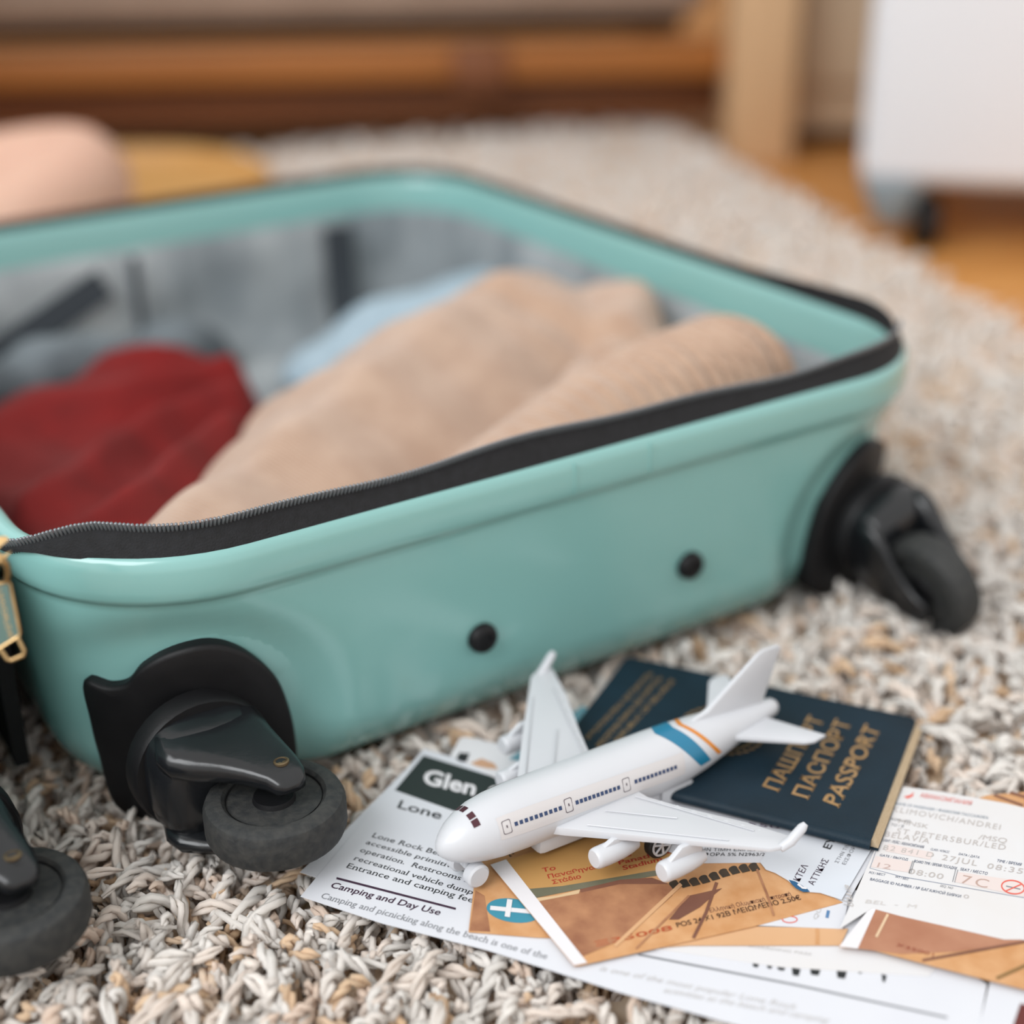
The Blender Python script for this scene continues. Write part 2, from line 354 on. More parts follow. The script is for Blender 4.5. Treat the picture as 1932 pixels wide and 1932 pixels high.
# compression straps on the back lining
Mstrap = mat('strap_webbing', '3a4148', .9, '2c3238', 200, .4, 900)
def strap(pts, wd, name='compression_strap', m=Mstrap):
    P = [Vector(p) for p in pts]; V = []; Fc = []
    for i, p in enumerate(P):
        t = (P[min(i+1, len(P)-1)] - P[max(i-1, 0)]).normalized(); s = t.cross(Vector((0, -1, .3))).normalized() * wd/2; nn = Vector((0, -.001, .0003))
        V += [p-s, p+s, p+s+nn, p-s+nn]
    for i in range(len(P)-1):
        for k in range(4): Fc.append((i*4+k, i*4+(k+1) % 4, i*4+4+(k+1) % 4, i*4+4+k))
    Fc += [(0, 1, 2, 3), tuple(len(V)-4+k for k in range(4))]
    return pd(name, V, Fc, m, case, angle=60)
strap([(.285, .478, .090), (.283, .473, .06), (.278, .462, .035), (.27, .44, .022)], .022)
strap([(.12, .479, .078), (.07, .47, .058), (.02, .458, .04), (-.02, .44, .026)], .02)
strap([(.14, .478, .092), (.138, .472, .06), (.135, .46, .035), (.13, .44, .022)], .006)
# zipper tape on the rim (near end, both corners, right side, far end)
def rim_path(ins):
    rr = ring(ins, 0)
    n1 = NS + NA + 24 + NA + 24
    return [rr[k] for k in range(len(rr)-NA+2-1, len(rr))] + rr[:n1]
pb, pm, pt = rim_path(.0022), rim_path(.0045), rim_path(.0075)
K = len(pb); V = []; Fc = []
arcl = [0]
for i in range(1, K): arcl.append(arcl[-1] + math.dist(pb[i], pb[i-1]))
TAPE_TOP = []
for i in range(K):
    s = arcl[i]; rise = float(sstep(.0, .05, s)); sag = .0012*math.sin(s*31+.6) + .0008*math.sin(s*67)
    hz = .1180 + .0092*rise + (sag if s < .5 else 0) - .004*float(sstep(.5, .6, s))
    r2 = 1 - float(sstep(.004, .052, s)); ox, oy = pt[i][0]-.02, pt[i][1]-.08; ol = math.hypot(ox, oy); ox, oy = ox/ol*.0085*r2, oy/ol*.0085*r2; hz -= .0035*r2
    top = (pt[i][0]+ox, pt[i][1]+oy, hz); TAPE_TOP.append(top)
    zb = min(.1166, hz-.0035)
    V += [(pb[i][0]+ox*.5, pb[i][1]+oy*.5, zb), (pm[i][0]+ox*.8, pm[i][1]+oy*.8, zb+(hz-zb)*.55), top, (pt[i][0]+ox*.4, pt[i][1]+oy*.4, zb+.0006)]
for i in range(K-1):
    for k in range(4): Fc.append((i*4+k, i*4+(k+1) % 4, i*4+4+(k+1) % 4, i*4+4+k))
Fc += [(0, 1, 2, 3), tuple(len(V)-4+k for k in range(4))]
tape = pd('zipper_tape', V, Fc, Mtape, case, angle=60); tape['label'] = 'black woven zipper tape'
bm = bmesh.new(); bmesh.ops.create_cone(bm, cap_ends=True, segments=6, radius1=.00064, radius2=.00064, depth=.0078)
bmesh.ops.bevel(bm, geom=[e for e in bm.edges if abs(e.verts[0].co.z-e.verts[1].co.z) < 1e-6], offset=.00025, segments=1, affect='EDGES')
tm = bpy.data.meshes.new('zipper_tooth'); bm.to_mesh(tm); bm.free(); tm.materials.append(Mtooth); tm.polygons.foreach_set('use_smooth', [True]*len(tm.polygons))
sp = .00152; s = .002; i = 0; cnt = 0
while cnt < 292 and i < K-2:
    while arcl[i+1] < s and i < K-2: i += 1
    f = (s-arcl[i])/(arcl[i+1]-arcl[i]); p = Vector(TAPE_TOP[i]).lerp(Vector(TAPE_TOP[i+1]), f); t = (Vector(TAPE_TOP[i+1])-Vector(TAPE_TOP[i])).normalized()
    o = bpy.data.objects.new('zipper_tooth', tm); COL.objects.link(o); o.parent = tape
    out = t.cross(Vector((0, 0, 1)))
    ax = (Vector((0, 0, 1))*.86 + out*.5).normalized()
    o.rotation_euler = ax.to_track_quat('Z', 'Y').to_euler(); o.location = p + Vector((0, 0, -.0014)) + out*.0007
    s += sp; cnt += 1
Mgus = mat('gusset_fabric', '0f1112', .95, '15181a', 200, .4, 900)
gp = [(-.059-.003, .075), (-.059+.003, .075), (-.059+.002, .09), (-.059+.002, .47), (-.059-.002, .47), (-.059-.002, .09)]
prism('hinge_gusset', gp, .012, .113, Mgus, case)
# slider and pull tab hanging in the gap between the halves
p0 = TAPE_TOP[0]
sl = Vector(p0) + Vector((-.001, .004, -.001))
wl = lambda p: (lambda d: ((d @ np.append(U, 0)), (d @ np.append(Vv, 0)), d[2]))(np.array(p) - np.append(o_, 0))
def hang(x, y, d): return wl(atdepth(x, y, d))
PD = .462
slider = pd('zipper_slider', [hang(x, y, PD+dd) for dd in (.0, .010) for x, y in ((-40, 1020), (-8, 1012), (12, 1012), (17, 1018), (2, 1030), (-6, 1040), (4, 1048), (22, 1040), (10, 1054), (-40, 1060))],
            [tuple(range(10)), tuple(range(10, 20))] + [(k, (k+1) % 10, 10+(k+1) % 10, 10+k) for k in range(10)], Mgold, case)
tube('pull_loop', [hang(2+13*math.cos(a), 1082+24*math.sin(a), PD-.001+.003*math.sin(a)) for a in np.linspace(0, 2*math.pi, 24, endpoint=False)], .0011, Mgold, slider, 8, True)
tabq = [(-46, 1110), (18, 1098), (39, 1198), (-25, 1238)]
tube('tab_frame', [hang(*tuple(np.array(tabq[k])*(1-f)+np.array(tabq[(k+1) % 4])*f), PD) for k in range(4) for f in (.04, .3, .6, .96)], .0006, Mgold, slider, 6, True)
Mtab = mat('pull_enamel', '4f6f66', .35, '46645c', 60)
V = [hang(x, y, PD+dd) for dd in (-.0002, .0006) for x, y in tabq]
ptab = pd('pull_tab', V, [(0, 1, 2, 3), (4, 5, 6, 7)] + [(k, (k+1) % 4, 4+(k+1) % 4, 4+k) for k in range(4)], Mtab, slider, smooth=False)
tube('pull_ring', [hang(x, y, PD) for x, y in ((33, 1203), (46, 1228), (45, 1236), (22, 1246), (14, 1244), (0, 1224))], .0007, Mgold, slider, 8)
bpy.context.view_layer.update()
text3('lettering', 'LSWORLD®', atdepth(-6, 1112, PD-.0003), atdepth(17, 1206, PD-.0003), atdepth(3, 1109, PD-.0003), Mgold, ptab, serif=True, lift=(0, 0, 0))
# wheel housings, casters
cx0 = UL + RC
def prof_ins(z): return float(np.interp(z, [a for a, _ in outer[1:]], [c for _, c in outer[1:]]))
def surf(s, z, off):
    ins = prof_ins(max(z, .03)) - off; r = RC - ins
    if s >= 0: p = (cx0+s, ins, z)
    else:
        a = -s/RC
        p = (cx0-r*math.sin(a), RC-r*math.cos(a), z) if a < math.pi/2 else (UL+ins, RC+(a-math.pi/2)*RC, z)
    return p
OUT = [(-.016, .0795), (-.003, .0725), (.0075, .059), (.0125, .043), (.0145, .027), (.013, .014), (.004, .006), (-.02, .003), (-.045, .003), (-.064, .008), (-.0685, .03), (-.0692, .047), (-.0685, .0632), (-.058, .0628), (-.050, .065), (-.043, .072), (-.031, .078)]
def fine(poly, m=5):
    n = len(poly); R_ = []
    for i in range(n):
        p0, p1, p2, p3 = [np.array(poly[(i+k) % n]) for k in (-1, 0, 1, 2)]
        for j in range(m):
            t = j/m; R_.append(.5*((2*p1)+(-p0+p2)*t+(2*p0-5*p1+4*p2-p3)*t*t+(-p0+3*p1-3*p2+p3)*t**3))
    return R_
OF = fine(OUT)
def mirror_u(V, c): return [(2*c-x, y, z) for x, y, z in V]
def housing(tf):
    c = np.array((-.024, .036)); V = []; Fc = []; n = len(OF)
    rings_ = [(1.0, -.008), (1.0, .001), (.985, .0024), (.95, .003), (.8, .003), (.6, .003), (.4, .003), (.2, .003)]
    for f, off in rings_:
        for q in OF:
            p = c + (np.array(q)-c)*f; x, y, z = surf(p[0], p[1], off); dd = dish((x, y, z)); V.append((x, y + (dd[1]-y)*.55 , z))
    for i in range(len(rings_)-1):
        for k in range(n): Fc.append((i*n+k, i*n+(k+1) % n, (i+1)*n+(k+1) % n, (i+1)*n+k))
    Fc.append(tuple((len(rings_)-1)*n+k for k in range(n)))
    return pd('wheel_housing', [tf(p) for p in V], Fc, Mblk, case, angle=50)
def caster(tf, rot):
    """local: base centre origin, X = u, Y = out from the shell (-v), Z = z ; rot about Y"""
    cr, sr = math.cos(rot), math.sin(rot)
    def g(p):
        x, y, z = p; x, z = x*cr+z*sr, -x*sr+z*cr
        return tf((-.011+x, .006-y, .036+z))
    fork_prof = [(.0255, -.004), (.0255, .004), (.0245, .0052), (.0238, .0055), (.0238, .009), (.0228, .0105)]
    def lath(prof, name, m, n=36):
        V = []; Fc = []
        for r, h in prof:
            for k in range(n): a = 2*math.pi*k/n; V.append(g((r*math.cos(a), h, r*math.sin(a))))
        for i in range(len(prof)-1):
            for k in range(n): Fc.append((i*n+k, i*n+(k+1) % n, (i+1)*n+(k+1) % n, (i+1)*n+k))
        Fc.append(tuple(range(n))); Fc.append(tuple((len(prof)-1)*n+k for k in range(n)))
        return pd(name, V, Fc, m, case, angle=35)
    lath([(.0265, -.004), (.0265, .0035), (.0255, .005)], 'swivel_ring', Mblk)
    # fork: hull of stations, hollow slot for the wheel
    fk = []; V = []; Fc = []
    # crown: solid block swept outwards, D-shaped section
    def sec(y, x0, x1, z0, z1, n=28):
        P = []
        for k in range(n):
            a = 2*math.pi*k/n; cxx, czz = (x0+x1)/2, (z0+z1)/2
            e = .62
            P.append(g((cxx+(x1-x0)/2*math.copysign(abs(math.cos(a))**e, math.cos(a)), y, czz+(z1-z0)/2*math.copysign(abs(math.sin(a))**e, math.sin(a)))))
        return P
    st = [sec(.003, -.0225, .0225, -.0225, .0225), sec(.010, -.0222, .0218, -.022, .0215), sec(.015, -.0205, .0215, -.0215, .019), sec(.0185, -.0175, .0215, -.021, .0165), sec(.0200, -.013, .021, -.020, .0145)]
    n = 28; V = [p for s_ in st for p in s_]
    for i in range(len(st)-1):
        for k in range(n): Fc.append((i*n+k, i*n+(k+1) % n, (i+1)*n+(k+1) % n, (i+1)*n+k))
    Fc.append(tuple(range(n))); Fc.append(tuple((len(st)-1)*n+k for k in range(n)))
    fork = pd('fork', V, Fc, Mgloss, case, angle=40)
    for sg in (1, -1):
        zs = .0165 if sg > 0 else -.0185
        arm = []
        for (y, xa, xb, zo, th) in ((.006, -.0185, .0205, .0205, .010), (.014, -.0205, .0212, .0198, .012), (.020, -.0185, .0214, .0188, .0115), (.025, -.0125, .0218, .0176, .0105), (.030, -.0050, .0221, .0165, .0092), (.036, .002, .0226, .0152, .0082), (.0425, .0075, .0222, .0140, .0074), (.0465, .0095, .0205, .0126, .006), (.0482, .012, .018, .0110, .003)) if sg > 0 else ((.006, -.0185, .0205, .0215, .006), (.014, -.0205, .0212, .0225, .007), (.020, -.0185, .0214, .0228, .007), (.025, -.0125, .0218, .0228, .006), (.030, -.0050, .0221, .0226, .005), (.036, .002, .0226, .0225, .005), (.0425, .0075, .0222, .0225, .0045), (.0465, .0095, .0205, .022, .004), (.0482, .012, .018, .021, .002)):
            zo = zo*sg; zi = zo - th*sg; m_ = (xa+xb)/2; h_ = (xb-xa)/2
            sx = []
            for k in range(14):
                a = 2*math.pi*k/14; e = .55; ca, sa = math.cos(a), math.sin(a)
                sx.append(g((m_+h_*math.copysign(abs(ca)**e, ca), y, (zo+zi)/2+abs(zo-zi)/2*math.copysign(abs(sa)**e, sa))))
            arm.append(sx)
        V = [p for a_ in arm for p in a_]; Fc = []
        for i in range(len(arm)-1):
            for k in range(14): Fc.append((i*14+k, i*14+(k+1) % 14, i*14+14+(k+1) % 14, i*14+14+k))
        Fc += [tuple(range(14)), tuple(len(V)-14+k for k in range(14))]
        a_ = pd('fork_arm', V, Fc, Mgloss, fork, angle=65)
    # wheel, axle vertical
    wc = (.0120, .0375, -.0060)
    def wl_(prof, name, m, par, n=40):
        V = []; Fc = []
        for r, h in prof:
            for k in range(n): a = 2*math.pi*k/n; V.append(g((wc[0]+r*math.cos(a), wc[1]+r*math.sin(a), wc[2]+h)))
        for i in range(len(prof)-1):
            for k in range(n): Fc.append((i*n+k, i*n+(k+1) % n, (i+1)*n+(k+1) % n, (i+1)*n+k))
        Fc.append(tuple(range(n))); Fc.append(tuple((len(prof)-1)*n+k for k in range(n)))
        return pd(name, V, Fc, m, par, angle=35)
    wheel = wl_([(.0165, .0062), (.0182, .0080), (.0212, .0080), (.0238, .0066), (.0248, .0042), (.0248, -.0042), (.0238, -.0066), (.0212, -.0080), (.0182, -.0080), (.0165, -.0062)], 'wheel', Mrub, case)
    wl_([(.002, .0080), (.007, .0080), (.008, .0050), (.0155, .0030), (.0168, .0070), (.0168, -.0070), (.0155, -.0030), (.008, -.0050), (.007, -.0080), (.002, -.0080)], 'hub', Mblk, wheel)
    # axle screw with a brass coloured ring
    V = []; Fc = []
    for r, h in ((.0028, .0182), (.0028, .0194), (.0021, .0196), (.0019, .0190), (.0004, .0190)):
        for k in range(16): a = 2*math.pi*k/16; V.append(g((.0155+r*math.cos(a), .0385+r*.9*math.sin(a), h-.0043)))
    for i in range(4):
        for k in range(16): Fc.append((i*16+k, i*16+(k+1) % 16, i*16+16+(k+1) % 16, i*16+16+k))
    pd('axle_screw', V, Fc, Mscrew, fork, angle=30)
Mscrew = mat('axle_steel', '8d7a5c', .4, '6b5a44', 300, metal=.7)
idt = lambda p: p
mu = lambda p: (2*.159-p[0], p[1], p[2])
lidt = lambda p: (-.118-p[0], p[1], p[2])
lid2 = lambda p: (-.118-(2*.159-p[0]), p[1], p[2])
housing(idt); housing(mu); housing(lidt); housing(lid2)
caster(idt, 0)
caster(lambda p: (p[0]+.340, p[1], p[2]), math.radians(75))
caster(lambda p: (p[0]-.092, p[1], p[2]), 0)
caster(lambda p: (p[0]-.436, p[1], p[2]), math.radians(30))
# black rubber feet on the near end
for u_, z_ in ((.1094, .0475), (.2147, .0495)):
    y0 = prof_ins(z_)
    ft = lathe('rubber_foot', [(.0062, -.002), (.0064, .0018), (.0058, .0034), (.0046, .0042), (.003, .0044), (.0028, .0034), (.0003, .0034)], Mblk, case, 24, axis_m((u_, y0, z_), (0, -1, 0)))
# small moulding seam marks on the rim
for u_ in (.150, .187):
    box('seam_mark', (u_, -.0001, .1085), (.0007, .0008, .013), Mteal, case, bev=.0002)

# ================================================================ CLOTHES
def smax(hs, k=.006):
    m = np.max(hs, 0); return m + k*np.log(np.sum(np.exp((np.array(hs)-m)/k), 0))
def capsule(X, Y, pts, rs):
    """height of a chain of rounded folds; pts (u,v,ztop), rs half widths"""
    best = np.full(X.shape, -1.)
    for (a, b), (ra, rb_) in zip(zip(pts[:-1], pts[1:]), zip(rs[:-1], rs[1:])):
        ax, ay, az = a; bx, by, bz = b; dx, dy = bx-ax, by-ay
        t = np.clip(((X-ax)*dx+(Y-ay)*dy)/(dx*dx+dy*dy), 0, 1)
        d = np.hypot(X-ax-dx*t, Y-ay-dy*t); r = ra+(rb_-ra)*t; zt = az+(bz-az)*t
        q = d/r; h = zt - r*(1-np.sqrt(np.clip(1-q*q, 0, 1)))*.9 - np.clip(q-1, 0, None)*r*3
        best = np.maximum(best, h)
    return best
def wall_dist(X, Y):
    cx, cy = (UL+UR)/2, LL/2; qx = np.abs(X-cx)-((UR-UL)/2-RC); qy = np.abs(Y-cy)-(LL/2-RC)
    return RC - (np.hypot(np.maximum(qx, 0), np.maximum(qy, 0)) + np.minimum(np.maximum(qx, qy), 0))
def garment(name, hf, x0, x1, y0, y1, m, floor=.018, step=.004, parent=None):
    gx = np.arange(x0, x1+step/2, step); gy = np.arange(y0, y1+step/2, step); X, Y = np.meshgrid(gx, gy); Hh = hf(X, Y); WD = wall_dist(X, Y)
    FL = np.maximum(floor, np.interp(WD, [.0195, .0235, .031, .047, .06], [.052, .036, .027, .020, .0175])); Hh = np.where(WD < .0195, -1, Hh)
    ny, nx = X.shape; Zt = np.maximum(Hh, FL+.001)
    def q(i, j): return int(Hh[i, j] > FL[i, j])
    V = [(X[i, j], Y[i, j], Zt[i, j]) for i in range(ny) for j in range(nx)] + [(X[i, j], Y[i, j], FL[i, j]) for i in range(ny) for j in range(nx)]
    B = nx*ny; Fc = []; on = np.zeros((ny-1, nx-1), bool)
    for i in range(ny-1):
        for j in range(nx-1):
            on[i, j] = (q(i, j)+q(i+1, j)+q(i, j+1)+q(i+1, j+1)) >= 2
    for i in range(ny-1):
        for j in range(nx-1):
            if not on[i, j]: continue
            a, b_, c, d = i*nx+j, i*nx+j+1, (i+1)*nx+j+1, (i+1)*nx+j
            Fc.append((a, b_, c, d)); Fc.append((B+a, B+d, B+c, B+b_))
            for di, dj, e in ((-1, 0, (a, b_)), (0, 1, (b_, c)), (1, 0, (c, d)), (0, -1, (d, a))):
                ii, jj = i+di, j+dj
                if not (0 <= ii < ny-1 and 0 <= jj < nx-1 and on[ii, jj]): Fc.append((e[1], e[0], B+e[0], B+e[1]))
    me = bpy.data.meshes.new(name); me.from_pydata([tuple(map(float, v)) for v in V], [], Fc)
    bm = bmesh.new(); bm.from_mesh(me); bmesh.ops.delete(bm, geom=[v for v in bm.verts if not v.link_faces], context='VERTS'); bmesh.ops.recalc_face_normals(bm, faces=bm.faces); bm.to_mesh(me); bm.free()
    o = link(name, me, m, parent, True, 180); return o
def put(o): o.location = (o_[0], o_[1], 0); o.rotation_euler = (0, 0, YAW); return o
Mknit = mat('beige_knit', 'cbab93', .95, 'be9c84', 60, .55, 900, sheen=.3, wave=(150, 1.5, -.5))
Mred = mat('red_knit', '86100e', .95, '740c0b', 50, .3, 1200, sheen=.0, wave=(260, 1.5, .4))
Mdenim = mat('light_denim', 'b4c8d4', .9, 'a3bac8', 140, .4, 1500)
Mgrey = mat('grey_cloth', '7d868b', .95, '5f686e', 30, .5, 900)
def sn(X, Y, *terms):
    r = 0
    for a, fx, fy, ph in terms: r = r + a*np.sin(fx*X+fy*Y+ph)
    return r
def h_sweater(X, Y):
    A = capsule(X, Y, [(.0, .055, .098), (.06, .105, .092), (.15, .175, .102), (.235, .225, .109), (.285, .235, .111)], [.035, .06, .075, .07, .06])
    A3 = capsule(X, Y, [(-.005, .04, .101), (.05, .032, .106), (.11, .03, .106)], [.026, .032, .034])
    A2 = capsule(X, Y, [(.05, .03, .092), (.12, .06, .080), (.19, .11, .074), (.25, .16, .074)], [.05, .05, .04, .03])
    Bf = capsule(X, Y, [(.13, .02, .104), (.18, .055, .104), (.225, .10, .104), (.25, .125, .098)], [.022, .022, .02, .016])
    D = capsule(X, Y, [(.305, .17, .095), (.325, .215, .107), (.335, .235, .100)], [.03, .026, .024])
    return smax([A, A2, A3, Bf, D], .003) - .010*np.exp(-(((X-.287)*.85+(Y-.185)*.5)/.009)**2)*(Y > .13) + sn(X, Y, (.0038, 42, -66, .4), (.0022, 85, 40, 1), (.0010, -90, 150, 2))
sw = garment('knit_sweater', h_sweater, -.035, .358, .014, .315, Mknit); put(sw)
tag(sw, 'beige ribbed knit sweater bundled in the near right of the open suitcase', 'sweater')
# rolled sleeve with a ribbed cuff, part of the same sweater
cp = [Vector(p) for p in ((.130, .058, .066), (.175, .061, .075), (.215, .068, .0825), (.255, .076, .087), (.292, .083, .089), (.304, .086, .0885))]
cr_ = (.028, .034, .037, .038, .0375, .036)
NSg = 208; V = []; Fc = []; nn = 30
for i in range(NSg+1):
    f = i/NSg*(len(cp)-1); k = min(int(f), len(cp)-2); t = f-k
    p = cp[k].lerp(cp[k+1], t); r = cr_[k]+(cr_[k+1]-cr_[k])*t
    tg = (cp[min(k+1, 5)]-cp[max(k, 0)]).normalized(); n1 = tg.cross(Vector((0, 0, 1))).normalized(); n2 = n1.cross(tg)
    rib = .0034*(abs(math.sin(i*.5*math.pi/4.2))-.5) * (0.2 + .95*float(sstep(.2, .7, i/NSg)))
    if i == NSg: r *= .95
    for j in range(nn):
        a = 2*math.pi*j/nn; rr = r + rib + .0016*math.sin(3*a+i*.03)
        V.append(p + (n1*math.cos(a)*1.0 + n2*math.sin(a)*.98)*rr)
for i in range(NSg):
    for j in range(nn): Fc.append((i*nn+j, i*nn+(j+1) % nn, (i+1)*nn+(j+1) % nn, (i+1)*nn+j))
# turned-in cuff mouth
base = NSg*nn; last = V[-nn:]; ctr = sum(last, Vector())/nn; dirn = (cp[-1]-cp[-2]).normalized()
for f, dd in ((.8, -.004), (.72, -.02)):
    V += [ctr+(q-ctr)*f+dirn*dd for q in last]
for lv_ in range(2):
    b0 = (NSg+lv_)*nn
    for j in range(nn): Fc.append((b0+j, b0+(j+1) % nn, b0+nn+(j+1) % nn, b0+nn+j))
Fc.append(tuple((NSg+2)*nn+j for j in range(nn))); Fc.append(tuple(range(nn)))
slv = pd('sleeve', V, Fc, Mknit, sw, angle=180); slv['label'] = 'rolled sleeve with a ribbed cuff'
def h_red(X, Y):
    base = .047 + .05*np.clip((.33-Y)/.30, 0, 1) + .012*np.exp(-((X-.1)**2+(Y-.40)**2)/.003)
    ph_ = 40*Y - 9*X + 1.3*np.sin(19*X+9*Y+.5) + .6*np.sin(34*X-22*Y)
    fold = .020*(1-np.abs(np.sin(ph_)))**.8 - .010 + .004*np.sin(1.9*ph_+14*X) + sn(X, Y, (.0012, 120, 40, .3),)
    edge = np.minimum.reduce([X+.048, .178-X, .024+.46*Y-X, Y-.01, .435-Y - .35*np.abs(X-.09)])
    return base + fold*sstep(0, .035, edge) - .05*(1-sstep(0, .03, edge)) - .2*(edge < -.004)
rd = garment('red_sweater', h_red, -.052, .18, .022, .44, Mred, floor=.017); put(rd); tag(rd, 'dark red knit sweater crumpled at the left inside the suitcase', 'sweater')
def h_jean(X, Y):
    A = capsule(X, Y, [(.235, .40, .040), (.28, .40, .056), (.335, .385, .070), (.34, .33, .074)], [.03, .045, .05, .045])
    return A + sn(X, Y, (.002, 70, 50, 0), (.0015, -60, 120, 1))
jn = garment('folded_jeans', h_jean, .15, .357, .318, .465, Mdenim, floor=.0175); put(jn); tag(jn, 'folded light blue jeans behind the beige sweater in the suitcase', 'jeans')
def h_grey(X, Y):
    A = capsule(X, Y, [(-.02, .45, .05), (.06, .455, .055), (.16, .452, .05)], [.03, .03, .03])
    return A + sn(X, Y, (.004, 80, 30, 0), (.002, 150, 90, 1))
gy_ = garment('grey_shirt', h_grey, -.035, .20, .438, .474, Mgrey, floor=.0175); put(gy_); tag(gy_, 'crumpled grey shirt along the far lining of the suitcase', 'shirt')
h_w = lambda X, Y: capsule(X, Y, [(-.02, .438, .058), (.05, .438, .052), (.19, .436, .04)], [.02, .02, .02])

# ================================================================ PAPERS
Mpaper = mat('white_paper', 'e6e8ee', .8, 'e2e4eb', 30)
Mcream = mat('cream_paper', 'e8e8ea', .8, 'e6e3e2', 30)
Mink = mat('black_ink', '202426', .8); Mgreyink = mat('grey_ink', '8b8d92', .8); Mpale = mat('pale_ink', 'c9c6c4', .8); Mdk = mat('dark_banner', '24302e', .75)
Mplum = mat('plum_ink', '3b2038', .8); Mnavy = mat('navy_ink', '3d4f6e', .8); Mrink = mat('red_ink', 'b3321f', .8); Mrpale = mat('coral_ink', 'e9695a', .8)
Mor = mat('orange_print', 'e0ad7c', .7, 'cf955f', 110, detail=8); Mor2 = mat('orange_print_pale', 'e4b68b', .7, 'dcab7c', 18)
Mbrn = mat('brown_print', 'c08a62', .7, '9a6446', 90, detail=7); Mbrn2 = mat('brown_print_dark', '8f5f48', .7, '74493a', 30, detail=7)
Mgreen = mat('grey_green_print', '7d7a66', .7, '66664f', 60); Mbluelogo = mat('blue_logo', '3d93ab', .7); Mwhite = mat('white_print', 'efedf0', .8); March = mat('arch_print', '4a3a28', .7, '2f2a22', 200)
def sheet(name, pts, z, m, label, cat, th=.00022, group=None):
    P = [un(x, y, z) for x, y in pts]; c = np.mean(P, 0)
    o = prism(name, [(p[0]-c[0], p[1]-c[1]) for p in P], -th, 0, m); o.location = (c[0], c[1], z); bpy.context.view_layer.update()
    tag(o, label, cat, group); return o
Z = .0095
# lower sheet peeking out, then the printed flyer
s0 = sheet('paper_sheet', [(792, 1425), (640, 1578), (566, 1645), (700, 1690), (1100, 1720), (1200, 1560)], Z, Mpaper, 'blank white sheet with one corner peeking out under the campground flyer', 'paper')
Z += .00025; zf = Z
fl = sheet('flyer', [(800, 1412), (567, 1691), (722, 1742), (922, 1793), (1176, 1874), (1390, 1934), (1830, 2040), (1862, 1857), (1560, 1640)], Z, Mpaper, 'white campground flyer with a black Glen banner and printed paragraphs', 'flyer')
ppx('banner', [(799, 1425), (745, 1491), (862, 1532), (1000, 1575), (1010, 1490)], zf, Mdk, fl)
tpx('Glen', (796, 1477), (895, 1501), (805, 1450), zf+.0001, Mwhite, fl, bold=.03)
tpx('Canyon', (915, 1506), (1010, 1528), (924, 1480), zf+.0001, Mwhite, fl, bold=.03)
tpx('Lone Rock', (749, 1524), (935, 1575), (757, 1509), zf, Mink, fl, bold=.012)
body = [('Lone Rock Beach is an', (700, 1579), (902, 1635), (707, 1571)), ('accessible primitive camp', (689, 1592), (915, 1656), (696, 1585)), ('operation.  Restrooms and', (678, 1607), (905, 1672), (685, 1599)), ('recreational vehicle dump', (666, 1622), (890, 1688), (673, 1614)), ('Entrance and camping fees', (653, 1637), (900, 1706), (660, 1628))]
for t_, a, b_, c in body: tpx(t_, a, b_, c, zf, Mink, fl, serif=True)
line_px([(635, 1657), (860, 1715)], 4, zf, Mplum, fl)
tpx('Camping and Day Use', (622, 1674), (828, 1727), (631, 1664), zf, Mplum, fl, bold=.012)
tpx('Camping and picnicking along the beach is one of the', (604, 1694), (1030, 1810), (612, 1684), zf, Mgreyink, fl, serif=True)
line_px([(1204, 1801), (1500, 1858), (1787, 1920)], 4, zf, Mgreyink, fl)
tpx('is one of the most popular Lone Rock', (1130, 1831), (1500, 1905), (1140, 1822), zf, Mpale, fl)
tpx('activities at the beach and camping', (1250, 1872), (1560, 1930), (1260, 1863), zf, Mpale, fl)
Z += .00025
fold = sheet('paper_slip', [(1868, 1850), (1845, 1945), (2100, 2010), (2130, 1880)], Z, Mpaper, 'white slip with a dark red block at the flyer\'s right edge', 'paper')
ppx('printed_block', [(1925, 1893), (1912, 1932), (1905, 1960), (2000, 1985), (2010, 1915)], Z, mat('maroon_print', '6a2a24', .7), fold)
# photo card behind the airplane nose
cdn = sheet('photo_card', [(868, 1392), (880, 1390), (1010, 1418), (1100, 1330), (1120, 1345), (1120, 1440), (1000, 1500), (850, 1425)], Z, Mwhite, 'white and pale blue card with a small dark portrait behind the airplane nose', 'card')
ppx('portrait_hair', [(868, 1419), (882, 1424), (876, 1437), (860, 1432)], Z, Mink, cdn); ppx('portrait_hair', [(872, 1421), (886, 1421), (880, 1438), (866, 1436)], Z+.0001, Mink, cdn)
ppx('portrait_face', [(887, 1440), (908, 1431), (932, 1440), (940, 1452), (920, 1450), (900, 1446)], Z, mat('portrait_skin', 'd6a988', .7), cdn)
ppx('blue_band', [(960, 1432), (1020, 1390), (1100, 1330), (1118, 1345), (1110, 1400), (1000, 1440)], Z, mat('card_blue', '7fb6c6', .7), cdn)
Z += .00025; z1 = Z
